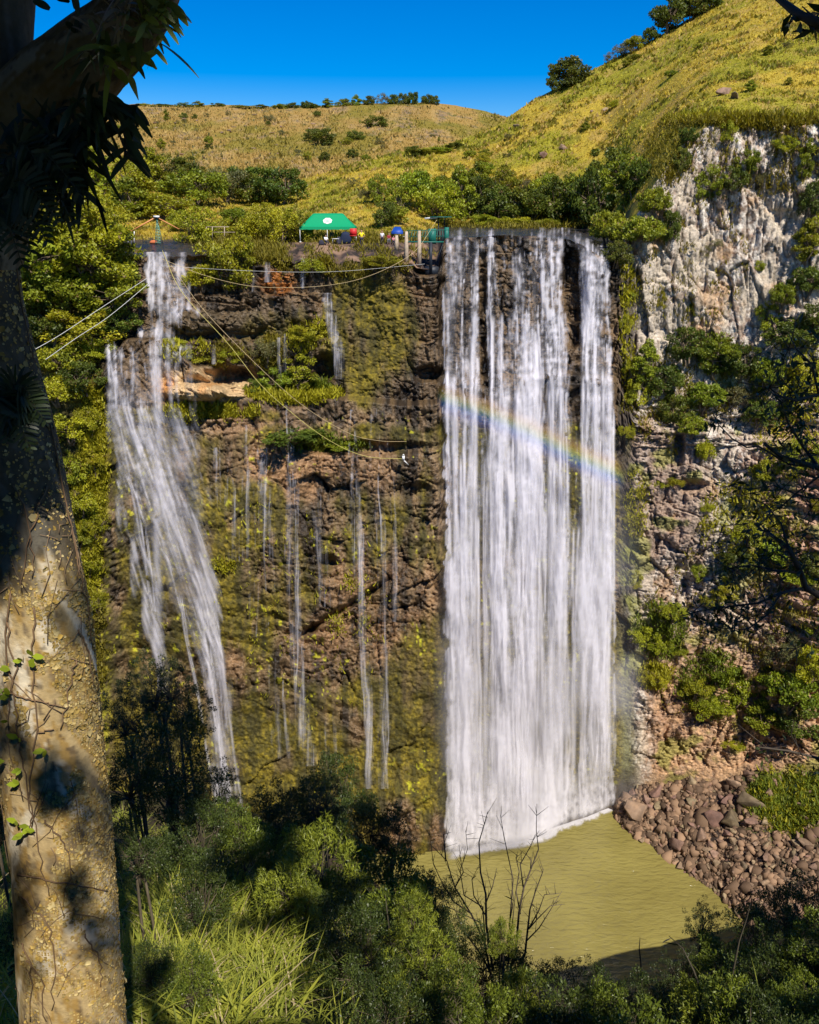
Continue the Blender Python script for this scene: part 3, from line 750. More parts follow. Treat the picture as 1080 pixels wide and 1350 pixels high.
for i, (x, y0, y1) in enumerate(((257, 350, 380), (333, 350, 385), (352, 345, 372), (398, 340, 380), (368, 445, 500), (374, 440, 490), (283, 455, 480))):
    trickle([(x, y0), (x + 1, y1)], [3, 3], [.8, .7], ('short drip of water on dark rock below the left river', 'short drip on dark rock right of the left shrub', 'short drip over the orange rock', 'short drip below the green tent',
            'left drip of a pair above the leafy ledge bush', 'right drip of a pair above the leafy ledge bush', 'small drip beside the tan boulders')[i], seed=10 + i)

def foam():
    """broken white water on the pool along the foot of the main fall"""
    x = np.arange(580, 832, 1.2); yb = np.interp(x, *main_base); t = np.linspace(-1, 1, 44)[:, None]
    wdt = 9 + 8 * fbm(x / 25, 0, 3, 651)
    PY = yb - 3 + t * wdt; PX = x + 0 * PY
    P = P3(PX, PY, Yz(PY, .03)); P[..., 2] += .10 * (fbm(P[..., 0] * 2, P[..., 1] * 2, 3, 655) - .3) * (1 - t ** 2)
    n = fbm(P[..., 0] * 1.6, P[..., 1] * 1.1, 4, 661, .65)
    al = ss(.30, .62, n + .35 * (1 - np.abs(t) * 1.35)) * (1 - ss(.55, 1, np.abs(t))) * ss(588, 604, x) * ss(832, 812, x) * .7
    add('pool_foam', mesh_np('pool_foam', P.reshape(-1, 3), grid_faces(*PY.shape)[:, ::-1], [white_water], {'Alpha': al.ravel()}, True), kind='stuff')
foam()
def mist_and_rainbow():
    """fine spray in front of the main fall; the rainbow hangs in it as a thin curved band"""
    def sheet(name, x0, x1, y0, y1, fn, m, Yoff):
        x = np.arange(x0, x1 + 1, 3.0); y = np.arange(y0, y1 + 1, 3.0)[:, None]
        PY = y + 0 * x; PX = x + 0 * PY
        D = np.minimum(base_surface(PX, PY), np.interp(PY, [300, 900, 1130], [86, 81.5, 77])) - Yoff
        P = P3(PX, PY, D); r = fn(PX, PY)
        at = {'Alpha': r[0].ravel()}
        if len(r) > 1: at['Col'] = r[1].reshape(-1, 3)
        return add(name, mesh_np(name, P.reshape(-1, 3), grid_faces(*PY.shape)[:, ::-1], [m], at, True), kind='stuff')
    def mist(px, py):
        n = fbm(px / 60, py / 90, 3, 671)
        e = ss(566, 610, px) * ss(858, 812, px) * ss(540, 1000, py) * ss(1150, 1108, py)
        e = e * ss(10, -10, py - np.interp(px, *main_base))
        return (np.clip(e * (.04 + .24 * ss(.35, .65, n) + .30 * np.exp(-((py - 1100) / 45.) ** 2) * ss(.3, .7, n)), 0, 1),)
    sheet('spray_mist', 560, 862, 520, 1150, mist, white_water, 3.0)
    rm = fall_material('rainbow_droplets', (.8, .8, .8))
    N = rm.node_tree.nodes; L = rm.node_tree.links
    at = N.new('ShaderNodeAttribute'); at.attribute_name = 'Col'
    for n in N:
        if n.type in ('BSDF_DIFFUSE', 'BSDF_TRANSLUCENT'): L.new(at.outputs['Color'], n.inputs['Color'])
    def bow(px, py):
        c = np.interp(px, [560, 585, 640, 700, 760, 815, 850], [512, 522, 541, 567, 598, 622, 640])
        q = (py - c)
        ramp = np.array([(.9, .55, .35), (.9, .55, .15), (.85, .75, .2), (.45, .7, .4), (.12, .36, .85), (.16, .25, .75), (.5, .4, .75)])
        pos = np.array([-16, -9, -2, 3, 10, 17, 26.])
        col = np.stack([np.interp(q, pos, ramp[:, i]) for i in range(3)], -1)
        al = ss(-22, -6, q) * ss(30, 12, q) * ss(574, 592, px) * ss(826, 806, px) * (.19 + .06 * ss(690, 790, px))
        return al, col
    sheet('rainbow', 570, 830, 480, 680, bow, rm, 3.6)
mist_and_rainbow()
# ------------------------------------------------------------------ the bank below the viewer, the scree ground
def bank_slope(a):
    """how steeply the near bank falls away, by direction X / Y"""
    return np.interp(a, [-1.4, -.55, -.35, -.12, .05, .12, .3, .42, .55, 1.4], [.68, .75, .77, .84, 1.10, 1.25, 1.26, 1.15, 1.02, .92])
def bank_z(x, y):
    a = x / np.maximum(y, 1.0)
    yy = np.maximum(y, 0)
    z = 70.3 - bank_slope(a) * np.where(yy < 1.2, yy * .4 + 0 * yy, yy - .72) - 1.5 * ss(.2, 2.6, yy) + (fbm(x * .35, y * .35, 3, 601) - .5) * np.clip(yy * .10, .15, 2.2)
    return z
def build_ground():
    grass = mat('bank_soil', attr='Col', rough=.95, noise=.3, nscale=4, bump=.5, bscale=6, spec=.1)
    ys = np.concatenate([np.linspace(-14, 0, 12)[:-1], np.geomspace(.3, 63, 120)])
    aa = np.linspace(-1.4, 1.4, 150)
    Yg = np.broadcast_to(ys[:, None], (len(ys), len(aa)))
    Xg = np.where(Yg > 6, Yg * aa, aa * 6.0 * (1 + 0 * Yg))
    Xg = aa[None] * np.maximum(Yg, 6.0)
    Z = bank_z(Xg, Yg)
    P = np.stack([Xg, Yg, Z], -1)
    P = np.concatenate([P, (P[-1] * np.array([1, 1, 0]) + np.array([0, 3, -6.]))[None]])
    n = fbm(P[..., 0] * .7, P[..., 1] * .7, 4, 611)
    c = mix(np.ones(P.shape) * np.array([.05, .05, .012]), np.array([.08, .055, .03]), ss(.4, .6, n))
    add('bank_ground', mesh_np('bank_ground', P.reshape(-1, 3), grid_faces(*P.shape[:2]), [grass], {'Col': c.reshape(-1, 3)}, True), kind='structure')
    # scree ground on the right of the pool
    px = np.arange(792, 1420, 3.0); s = np.linspace(0, 1.25, 90)[:, None]
    foot = np.interp(px, SC_X, SC_FOOT); shore = np.interp(px, SC_X, SC_SHORE)
    PY = foot + (shore - foot) * s; PX = np.broadcast_to(px, PY.shape)
    Pq = scree_point(PX, PY, s)
    X, Yq = Pq[..., 0], Pq[..., 1]
    n1 = fbm(X * .5, Yq * .5, 4, 621); n2 = fbm(X * 1.5, Yq * 1.5, 4, 625)
    c = mix(np.ones(Pq.shape) * np.array([.08, .05, .03]), np.array([.035, .025, .02]), ss(.4, .6, n2))
    gr = np.maximum(blob(PX, PY, 1045, 1060, 72, 44, .35), 0) * ss(.3, .45, n1)
    c = mix(c, np.array([.12, .15, .015]), gr)
    add('scree_ground', mesh_np('scree_ground', Pq.reshape(-1, 3), grid_faces(*Pq.shape[:2]), [mat('scree_soil', attr='Col', rough=.9, noise=.3, nscale=3, bump=.6, bscale=4)], {'Col': c.reshape(-1, 3)}, True), kind='structure')
SC_X = np.array([792, 812, 830, 860, 900, 940, 980, 1010, 1080, 1200, 1420.])
SC_FOOT = np.array([1050, 1052, 1044, 1036, 1032, 1028, 1024, 1020, 1016, 1010, 1010.])
SC_SHORE = np.array([1062, 1080, 1096, 1114, 1146, 1172, 1212, 1250, 1300, 1350, 1420.])
SC_ZF = np.array([.3, .6, 2.0, 4.0, 5.5, 6.5, 7.5, 8.5, 10.5, 13, 16.])
def scree_z(px, s):
    zf = np.interp(px, SC_X, SC_ZF)
    return zf * (1 - np.clip(s, 0, 1.3)) ** 1.0 - np.clip(s - 1, 0, 1) * 2
def scree_point(PX, PY, s=None):
    if s is None:
        f = np.interp(PX, SC_X, SC_FOOT); sh = np.interp(PX, SC_X, SC_SHORE)
        s = (PY - f) / (sh - f)
    z = scree_z(PX, s)
    Y = Yz(PY, z)
    P = P3(PX, PY, Y)
    P[..., 2] += (fbm(P[..., 0] * .4, P[..., 1] * .4, 3, 631) - .5) * 2.4 * (s < .98)
    return P
build_ground()

# ------------------------------------------------------------------ loose rocks
rock_m = mat('loose_rock', attr='Col', rough=.8, noise=.35, nscale=2.5, bump=.5, bscale=5, rand=.9, spec=.3)
def rock_mesh(seed, sub=2, flat=.75):
    """an angular boulder: a ball cut by random planes"""
    rng = np.random.default_rng(seed)
    q = rng.normal(size=(10, 3)); q /= np.linalg.norm(q, axis=1, keepdims=True); q *= rng.uniform(.8, 1.2, (10, 1)) * np.array([1.15, .9, .95])
    bm = bmesh.new()
    for p in q: bm.verts.new(p)
    r = bmesh.ops.convex_hull(bm, input=bm.verts[:])
    bmesh.ops.delete(bm, geom=[e for e in r['geom_interior'] if isinstance(e, bmesh.types.BMVert)], context='VERTS')
    bmesh.ops.bevel(bm, geom=bm.edges[:], offset=.028, segments=1, affect='EDGES')
    bmesh.ops.triangulate(bm, faces=bm.faces[:])
    bmesh.ops.subdivide_edges(bm, edges=[e for e in bm.edges if e.calc_length() > .35], cuts=2, use_grid_fill=True)
    bmesh.ops.triangulate(bm, faces=bm.faces[:])
    bm.verts.index_update()
    v = np.array([x.co[:] for x in bm.verts]); f = np.array([[x.index for x in q_.verts] for q_ in bm.faces]); bm.free()
    v += (fbm(v[:, 0] * 3 + seed, v[:, 1] * 3 + v[:, 2] * 2.7, 3, seed) - .5)[:, None] * .07
    v *= np.array([1, rng.uniform(.7, .95), flat * rng.uniform(.8, 1.1)])
    v[:, 2] -= v[:, 2].min() * .62
    c = mix(np.ones(v.shape) * np.array([.29, .19, .115]), np.array([.13, .095, .07]), fbm(v[:, 0] * 3, v[:, 1] * 3 + v[:, 2] * 3, 3, seed + 5))
    return mesh_np('boulder', v, f, [rock_m], {'Col': c})
rocks = [rock_mesh(700 + i) for i in range(9)]
def build_scree():
    rng = np.random.default_rng(5)
    # the named large boulders first: px, py, width in px, label
    named = [(838, 1075, 36, 'large flat-topped brown boulder at the corner of the scree nearest the main fall'),
             (944, 1086, 34, 'broad grey-brown boulder with a black shaded side, middle of the scree'),
             (968, 1082, 30, 'squat brown boulder just right of the broad grey-brown one'),
             (990, 1068, 34, 'tall boulder with a deep black shaded left side beside the grass patch'),
             (1065, 1112, 20, 'grey rounded boulder at the right edge of the scree below the grass'),
             (926, 1104, 24, 'leaning slab boulder low in the middle of the scree'),
             (864, 1047, 20, 'reddish pointed boulder at the top left of the scree'),
             (882, 1142, 14, 'pale wet stone lying in the shallow water off the scree'),
             (846, 1110, 14, 'small dark stone at the water edge under the flat-topped boulder'),
             (796, 1072, 14, 'dark wet stone in the pool at the foot of the main fall')]
    pts = []
    def put(px, py, wpx, label, group=None, sink=-.05):
        P = scree_point(np.array([px]), np.array([py]))[0]
        s = wpx * .5 * mpp(py, P[1])
        o = add('boulder', rocks[rng.integers(len(rocks))], None, label, 'boulder', group)
        o.location = (P[0], P[1], P[2] - sink * s); k = s * rng.uniform(1.0, 1.25)
        o.scale = (k, k * rng.uniform(.8, 1.1), k * rng.uniform(.8, 1.15))
        o.rotation_euler = (rng.uniform(-.4, .4), rng.uniform(-.4, .4), rng.uniform(0, 6.3))
        pts.append((px, py, wpx))
    for n in named: put(*n)
    cnt = 0; tries = 0
    while cnt < 280 and tries < 20000:
        tries += 1
        px = rng.uniform(815, 1095); f = np.interp(px, SC_X, SC_FOOT); sh = np.interp(px, SC_X, SC_SHORE)
        py = f + (sh - f) * rng.uniform(.0, 1.0) + rng.normal() * 2
        if blob(px, py, 1045, 1055, 66, 36, .2) > .4 and rng.random() < .93: continue
        if px > 1000 and py > 1170 and rng.random() < .5: continue
        w = float(np.clip(rng.lognormal(2.4, .42), 7, 30)) * (1 if cnt < 150 else .7)
        if any((px - a) ** 2 + (py - b) ** 2 < ((w + c) * .36) ** 2 for a, b, c in pts): continue
        low = (py - f) / (sh - f) > .9
        rg_ = ['nearest the main fall', 'left of the middle', 'in the middle', 'right of the middle', 'at the right end'][min(4, int((px - 812) / 57))] + ' ' + ['at the cliff foot', 'in the upper part', 'in the lower part', 'just above the water'][min(3, int(4 * (py - f) / (sh - f)))]
        if low: put(px, py, w, 'dark wet stone at the waterline, ' + ['nearest the main fall', 'left of the middle', 'in the middle', 'right of the middle', 'at the right end'][min(4, int((px - 812) / 57))], 'wet stones at the waterline')
        elif w > 12: put(px, py, w, 'man-sized angular brown boulder in the scree, ' + rg_, 'large boulders heaped in the scree')
        else: put(px, py, w, 'small angular brown stone in the scree, ' + rg_, 'small stones of the scree')
        cnt += 1
    # gravel between
    n = 3800
    px = rng.uniform(812, 1130, n); f = np.interp(px, SC_X, SC_FOOT); sh = np.interp(px, SC_X, SC_SHORE)
    py = f + (sh - f) * rng.uniform(0, 1.02, n)
    ok = (blob(px, py, 1045, 1055, 66, 36, .2) < .5); px, py = px[ok], py[ok]; n = len(px)
    P = scree_point(px, py)
    base = np.array([[-1, -1, -.6], [1, -.9, -.7], [.9, 1, -.6], [-1, .8, -.7], [-.6, -.5, .7], [.7, -.6, .6], [.5, .6, .8], [-.6, .7, .6]])
    fc = np.array([[3, 2, 1, 0], [4, 5, 6, 7], [0, 1, 5, 4], [1, 2, 6, 5], [2, 3, 7, 6], [3, 0, 4, 7]])
    v = base[None] * rng.uniform(.5, 1.3, (n, 8, 3)) * (rng.lognormal(-1.35, .45, n))[:, None, None]
    th = rng.uniform(0, 6.3, n); c, s = np.cos(th)[:, None], np.sin(th)[:, None]
    v = np.stack([v[..., 0] * c - v[..., 1] * s, v[..., 0] * s + v[..., 1] * c, v[..., 2] + v[..., 0] * rng.uniform(-.6, .6, (n, 1))], -1) + P[:, None]
    col = (np.array([.20, .125, .075]) * rng.uniform(.3, 1.5, (n, 1)))[:, None].repeat(8, 1)
    add('scree_gravel', mesh_np('scree_gravel', v.reshape(-1, 3), (fc[None] + 8 * np.arange(n)[:, None, None]).reshape(-1, 4), [mat('gravel', attr='Col', rough=.85)], {'Col': col.reshape(-1, 3)}), kind='stuff')
build_scree()

# ------------------------------------------------------------------ foliage
leaf_m = mat('leaves', attr='Col', rough=.5, rand=.6, transl=.28, spec=.35)
dark_leaf_m = mat('dark_leaves', attr='Col', rough=.45, transl=.22, spec=.4)
bark_m = mat('bark', (.12, .09, .06), rough=.9, noise=.4, nscale=6)
grass_m = mat('grass_blades', attr='Col', rough=.6, transl=.35, spec=.3)
def leaves(c, outward, L, Wd, rng, cols, up=.25, wild=1.0):
    """one small folded leaf (two triangles) per centre"""
    n = len(c)
    d = outward * .6 + rng.normal(size=(n, 3)) * wild * .6 + np.array([0, 0, up])
    d /= np.linalg.norm(d, axis=1, keepdims=True) + 1e-9
    nr = rng.normal(size=(n, 3)) * .7 + outward * .5 + np.array([0, -.1, .6])
    b = np.cross(d, nr); b /= np.linalg.norm(b, axis=1, keepdims=True) + 1e-9
    Lr = (L * rng.uniform(.6, 1.4, n))[:, None]; Wr = (Wd * rng.uniform(.7, 1.3, n))[:, None]
    up_ = np.cross(b, d) * Wr * .25
    v = np.stack([c - d * Lr * .5, c + b * Wr * .5 + up_, c + d * Lr * .5, c - b * Wr * .5 + up_], 1)
    f = np.arange(4 * n).reshape(n, 4)
    return v.reshape(-1, 3), f, np.repeat(cols, 4, 0)
def crown_pts(rng, n_cl, shape, cr, n_leaf):
    """clump centres in a unit crown (radius 1, height about 1.6) and leaf positions round them"""
    cen = []
    while len(cen) < n_cl:
        p = rng.uniform(-1, 1, 3)
        r = np.linalg.norm(p)
        if r > 1 or r < .35: continue
        if p[2] < -.55: continue
        q = p.copy()
        if shape == 'wide': q *= (1, 1, .6)
        if shape == 'tall': q *= (.62, .62, 1.25)
        if shape == 'flat': q = np.array([p[0], p[1], abs(p[2]) * .32 + .35])
        q *= rng.uniform(.85, 1.18)
        cen.append(q)
    cen = np.array(cen)
    k = rng.integers(0, n_cl, n_leaf)
    g = rng.normal(size=(n_leaf, 3)); g /= np.linalg.norm(g, axis=1, keepdims=True)
    rad = cr * rng.uniform(.25, 1.0, n_leaf) ** .6 * rng.uniform(.75, 1.25, n_cl)[k]
    g2 = g * np.array([1, 1, .75])
    return cen, k, cen[k] + g2 * rad[:, None], g
def make_crown(seed, shape='round', n_cl=40, n_leaf=3000, L=.10, cr=.26, c0=(.05, .075, .012), c1=(.16, .17, .02), name='crown', m=None):
    rng = np.random.default_rng(seed)
    cen, k, p, g = crown_pts(rng, n_cl, shape, cr, n_leaf)
    t = (rng.uniform(0, 1, n_cl)[k] * .65 + rng.uniform(0, 1, n_leaf) * .35)
    col = mix(np.ones((n_leaf, 3)) * np.array(c0), np.array(c1), t)
    dry = rng.random(n_leaf) < .04
    col[dry] = np.array([.20, .14, .05])
    out = p / (np.linalg.norm(p, axis=1, keepdims=True) + 1e-9) * .5 + g * .5
    v, f, c = leaves(p, out, L, L * .55, rng, col)
    v[:, 2] += .72
    cen = cen + np.array([0, 0, .72])
    return v, f, c, cen, rng
def twig_mesh(cen, rng, r0=.05, stems=3, name='trunk', col=(.16, .12, .08)):
    mb = MB()
    bases = [np.array([rng.normal() * .05, rng.normal() * .05, -.25]) for _ in range(stems)]
    forks = [np.array([rng.normal() * .22, rng.normal() * .22, rng.uniform(.35, .6)]) for _ in range(stems)]
    for b, fk in zip(bases, forks):
        mid = (b + fk) / 2 + rng.normal(size=3) * .05
        mb.tube([b, mid, fk], [r0, r0 * .8, r0 * .6], 6, col)
    for q in cen:
        fk = forks[rng.integers(stems)]
        mid = (fk + q) / 2 + rng.normal(size=3) * .07
        mb.tube([fk, mid, q], [r0 * .45, r0 * .25, r0 * .08], 4, col)
    return mb
bark_col = mat('branch_bark', attr='Col', rough=.9, noise=.3, nscale=5)
def plant_proto(seed, shape, c0, c1, n_cl=40, n_leaf=3000, L=.10, cr=.26, stems=3, r0=.05):
    v, f, c, cen, rng = make_crown(seed, shape, n_cl, n_leaf, L, cr, c0, c1)
    cm = mesh_np('crown', v, f, [leaf_m], {'Col': c})
    tm = twig_mesh(cen, rng, r0, stems).mesh('trunk', bark_col)
    return cm, tm
DG = ((.05, .08, .014), (.17, .205, .02)); MG = ((.10, .14, .012), (.31, .345, .02)); YG = ((.18, .21, .012), (.46, .45, .022)); BG = ((.08, .085, .03), (.20, .19, .07))
protos = {
    'dark': [plant_proto(801 + i, 'round', *DG, n_leaf=4600, L=.115) for i in range(2)] + [plant_proto(811, 'wide', *DG, n_leaf=4600, L=.115)],
    'mid': [plant_proto(821 + i, ('round', 'wide', 'tall')[i], *MG, n_leaf=4600, L=.115) for i in range(3)],
    'yellow': [plant_proto(831 + i, ('round', 'wide', 'round')[i], *YG, n_leaf=4400, cr=.30, L=.11) for i in range(3)],
    'grey': [plant_proto(841 + i, ('round', 'wide')[i], *BG, n_leaf=3000, L=.08, n_cl=30) for i in range(2)],
    'flat': [plant_proto(851, 'flat', *DG, n_leaf=2600, stems=1, r0=.06)],
    'bright': [plant_proto(861 + i, 'wide', (.18, .21, .010), (.40, .38, .016), n_leaf=4400, L=.09) for i in range(2)],
}
LOOK = {'dark': 'dark green', 'mid': 'mid green', 'yellow': 'yellow-green', 'grey': 'grey-green', 'flat': 'flat-crowned dark', 'bright': 'bright green'}
prng = random.Random(77)
def plant(px, py, w, h, Y, kind, label, name='shrub', cat='shrub', group=None, parts=None):
    """a plant whose crown fills w x h photo pixels with its foot at (px, py)"""
    cm, tm = prng.choice(protos[kind])
    P = P3(px, py, Y)
    s = mpp(py, Y)
    zmax = 1.85; wd = 2.0
    sc = (w * s / wd, w * s / wd * .9, h * s / zmax * 1.02)
    if parts is None: parts = w * h > 700
    if parts:
        o = thing(name, label, cat, P.tolist(), prng.uniform(0, 6.28), group)
        o.scale = sc
        add('crown', cm, o); add('trunk', tm, o)
    else:
        o = add(name, cm, None, label, cat, group); o.location = P.tolist(); o.rotation_euler = (0, 0, prng.uniform(0, 6.28)); o.scale = sc
    return o
def on_surface(px, py):
    return float(surfY(np.array([float(px)]), np.array([float(py)]))[0])
def cliff_plant(px, py, w, h, kind, label, name='shrub', cat='shrub', group=None, fwd=None):
    """(px, py): centre of the crown in the photo; it grows out of the face behind"""
    foot = py + h * .42
    Y = on_surface(px, min(foot, 1040)) - (w * .10 if fwd is None else fwd) * mpp(py, 86)
    kk = (1.3, 1.15) if px < 560 else ((.82, .85) if (px > 855 and py < 440) else (1.02, 1.0))
    return plant(px, foot, w * kk[0], h * kk[1], Y, kind, label, name, cat, group)

# plants on top: px, py(foot), w, h, kind
def top_plant(px, py, w, h, kind, label, name='shrub', cat='shrub', group=None):
    Y = on_surface(px, py)
    return plant(px, py, w * 1.15, h * 1.08, Y, kind, label, name, cat, group)
def far_plant(px, py, w, h, kind, label, name='shrub', cat='shrub', group=None):
    Y = float(far_Y(np.array([float(px)]), np.array([float(py)]))[0])
    return plant(px, py + 1, w, h, Y, kind, label, name, cat, group, parts=False)
# far hillside: shrubs seen one by one
FH = [(495, 168, 34, 17, 'dark', 'dense dark shrub alone high on the far hill, right of its middle'),
      (428, 192, 34, 24, 'dark', 'largest dark shrub on the far hill, above the green tent'),
      (412, 186, 24, 18, 'dark', 'shrub joined to the left side of the largest dark one on the far hill'),
      (470, 186, 24, 18, 'dark', 'round shrub right of the largest dark one on the far hill'),
      (458, 192, 16, 12, 'mid', 'small green shrub between the two big dark ones on the far hill'),
      (428, 213, 18, 17, 'dark', 'dark shrub below the largest one on the far hill'),
      (406, 212, 13, 13, 'mid', 'small round shrub lower left of the dark far hill group'),
      (466, 209, 17, 14, 'dark', 'dark shrub lower right in the far hill group'),
      (482, 212, 13, 12, 'mid', 'lowest small shrub of the far hill group'),
      (503, 192, 18, 12, 'grey', 'grey-green scrub right of the dark far hill group'),
      (356, 163, 18, 17, 'grey', 'pale leafless-looking shrub left of the far hill middle'),
      (242, 156, 12, 9, 'dark', 'small dark shrub near the far hill top at the left'),
      (220, 159, 12, 13, 'mid', 'round shrub left of the small dark one near the far hill top'),
      (232, 146, 13, 6, 'grey', 'low grey scrub on the far hill rim at the left'),
      (272, 155, 10, 8, 'grey', 'grey scrub near the far hill rim, second from the left'),
      (303, 153, 12, 8, 'grey', 'grey scrub on the far hill rim by the pale rocks'),
      (276, 190, 11, 15, 'mid', 'slim shrub in the middle of the far hill at the left'),
      (213, 195, 16, 11, 'mid', 'shrub low on the far hill beside the hanging leaves'),
      (137, 193, 18, 16, 'mid', 'shrub on the far hill behind the hanging leaves'),
      (150, 202, 14, 11, 'grey', 'grey scrub on the far hill just under the hanging leaves')]
for a in FH: far_plant(*a)
rg = random.Random(9)
for i in range(64):
    px = rg.uniform(120, 640); py = rg.uniform(150, 250)
    if py < float(far_sil(px)) + 10: continue
    w = rg.uniform(5, 12)
    kd = rg.choice(['grey', 'mid', 'grey', 'dark'])
    far_plant(px, py, w, w * rg.uniform(.6, .95), kd, f"tiny {LOOK[kd]} shrub {['near the crest', 'halfway up', 'low down'][min(2, int((py - 150) / 28))]} on the {['far left', 'left', 'middle', 'right', 'far right'][min(4, int((px - 120) / 104))]} of the far hill", group='tiny shrubs dotting the far hill')
# trees along the crest of the far hill
for i, (px, w, h, k) in enumerate([(372, 22, 9, 'mid'), (388, 18, 9, 'dark'), (406, 16, 13, 'dark'), (412, 22, 9, 'dark'), (432, 24, 10, 'mid'), (452, 18, 10, 'mid'), (470, 20, 12, 'mid'), (486, 18, 14, 'dark'), (504, 20, 17, 'grey'),
                                   (518, 16, 15, 'dark'), (530, 18, 16, 'dark'), (544, 20, 20, 'dark'), (568, 22, 17, 'dark'), (190, 20, 5, 'mid'), (214, 26, 5, 'dark'), (244, 22, 7, 'dark'), (262, 24, 7, 'mid'), (286, 20, 7, 'dark'), (318, 40, 4, 'mid'), (345, 30, 5, 'mid')]):
    py = float(far_sil(px)) + 3
    Y = float(far_Y(np.array([float(px)]), np.array([py]))[0]) + 3
    lab = {10: 'grey-green tree in the clump on the far skyline', 11: 'tallest dark tree of the clump on the far skyline', 12: 'rightmost dark tree standing at the end of the far skyline clump'}
    plant(px, py + 2, w * 1.1, h * 1.15, Y, k, f"small {LOOK[k]} tree on the far crest {'left of' if px < 300 else 'above and left of' if px < 420 else 'right of'} the green tent" if i not in (11, 12) else lab[i], 'tree', 'tree', 'small trees lining the far crest' if i not in (11, 12) else None, parts=False)
P_ = (455, float(far_sil(455)) + 2)
plant(*P_, 13, 11, 428, 'flat', 'flat-topped umbrella pine on the far skyline', 'umbrella_pine', 'tree', parts=True)
# skyline trees of the near hill
for px, py, w, h, k, lab in [(757, 119, 66, 42, 'dark', 'spreading dark tree alone on the near skyline'), (733, 123, 26, 24, 'dark', 'small tree joined to the left of the spreading skyline tree'),
                             (818, 77, 34, 24, 'grey', 'low grey tree on the near skyline slope'), (838, 66, 30, 24, 'mid', 'low green tree on the skyline slope under the tall pair'), (806, 84, 20, 16, 'grey', 'grey bush at the lower end of the skyline row'),
                             (858, 54, 24, 24, 'dark', 'dark bush at the foot of the tall skyline tree'), (880, 40, 60, 58, 'dark', 'tall dark tree with forked trunk at the top of the near skyline'), (905, 24, 50, 44, 'dark', 'dark tree cut by the top of the picture beside the forked one'), (930, 8, 46, 32, 'dark', 'uppermost tree on the skyline at the picture top')]:
    s = float(np.interp(px, KX, K_S))
    Y = float(base_surface(np.array([float(px)]), np.array([s + 3]))[0])
    plant(px, max(py, s + 3), w, h, Y, k, lab, 'tree', 'tree')
# band of shrubs and small trees behind the lip
TOP = [(120, 268, 80, 60, 'mid'), (160, 262, 74, 50, 'yellow'), (200, 252, 62, 42, 'mid'), (232, 250, 60, 44, 'dark'), (262, 272, 70, 56, 'mid'), (296, 268, 62, 58, 'grey'), (322, 262, 60, 48, 'dark'), (345, 268, 58, 40, 'dark'), (372, 270, 62, 48, 'dark'),
       (172, 288, 66, 40, 'mid'), (215, 290, 70, 38, 'yellow'), (140, 300, 60, 40, 'yellow'), (258, 320, 48, 44, 'yellow'), (290, 312, 26, 22, 'yellow'), (240, 305, 30, 26, 'yellow'), (336, 318, 52, 42, 'yellow'), (372, 320, 44, 44, 'yellow'), (395, 318, 40, 36, 'mid'), (355, 300, 40, 30, 'yellow'), (310, 298, 40, 28, 'mid'),
       (500, 268, 30, 34, 'mid'), (505, 300, 30, 34, 'dark'), (524, 296, 40, 44, 'mid'), (548, 275, 60, 58, 'mid'), (575, 292, 50, 46, 'yellow'), (602, 262, 50, 36, 'dark'), (606, 288, 54, 52, 'mid'), (585, 262, 40, 34, 'mid'),
       (632, 288, 46, 54, 'dark'), (630, 256, 40, 32, 'mid'), (655, 290, 50, 44, 'dark'), (664, 262, 34, 36, 'mid'), (682, 290, 50, 50, 'dark'), (690, 258, 30, 26, 'grey'), (700, 292, 54, 44, 'dark'), (715, 288, 42, 54, 'yellow'), (738, 292, 56, 60, 'dark'),
       (722, 262, 34, 30, 'mid'), (765, 290, 60, 70, 'mid'), (784, 296, 54, 76, 'dark'), (760, 268, 40, 30, 'dark'), (800, 252, 56, 56, 'dark'), (826, 270, 60, 60, 'mid'), (640, 298, 34, 14, 'yellow'), (676, 298, 40, 12, 'yellow'), (722, 299, 34, 12, 'bright'),
       (466, 246, 18, 12, 'grey'), (480, 268, 18, 22, 'grey'), (545, 206, 22, 13, 'dark'), (560, 204, 30, 9, 'mid'), (580, 201, 30, 8, 'mid'), (600, 195, 24, 8, 'dark'), (640, 232, 22, 16, 'mid'), (612, 240, 24, 18, 'grey')]
WHERE = [(130, 'at the far left beyond the river'), (200, 'behind the left river, near the cable tower'), (280, 'behind the rope shelter of the left river'), (350, 'on the bank left of the green tent'), (410, 'just left of the green tent'),
         (520, 'behind the people between tent and platform'), (590, 'behind the viewing platform'), (650, 'above the left half of the main lip'), (720, 'above the middle of the main lip'), (1200, 'above the right half of the main lip')]
SIZE = ['low', 'small', 'middling', 'bushy', 'big', 'tall']
used = {}
def unique(lab, px, py):
    if lab not in used:
        used[lab] = [0]; return lab
    used[lab].append(0)
    n = len(used[lab])
    words = ['', ', second of them', ', third of them', ', fourth of them', ', fifth of them', ', sixth of them', ', seventh of them', ', eighth of them']
    return lab + words[min(n - 1, 7)]
for (px, py, w, h, k) in TOP:
    wh = next(t for lim, t in WHERE if px <= lim)
    sz = SIZE[min(5, int(h / 12))]
    top_plant(px, py, w, h, k, unique(f'{sz} {LOOK[k]} shrub {wh}', px, py))
for i in range(26):
    px = rg.uniform(520, 1075); s = float(np.interp(px, KX, K_S)); p = float(np.interp(px, KX, K_P))
    py = rg.uniform(max(s, 0) + 12, p - 4)
    w = rg.uniform(8, 20)
    top_plant(px, py, w, w * rg.uniform(.5, .8), rg.choice(['mid', 'grey', 'yellow', 'mid']), f"small scrub {['high', 'halfway', 'low'][min(2, int(3 * (py - max(s, 0)) / (p - max(s, 0) + 1)))]} on the near slope {['above the platform', 'above the left of the main fall', 'above the right of the main fall', 'above the pale cliff', 'at the right edge'][min(4, int((px - 520) / 111))]}", group='small scrubs on the near slope')
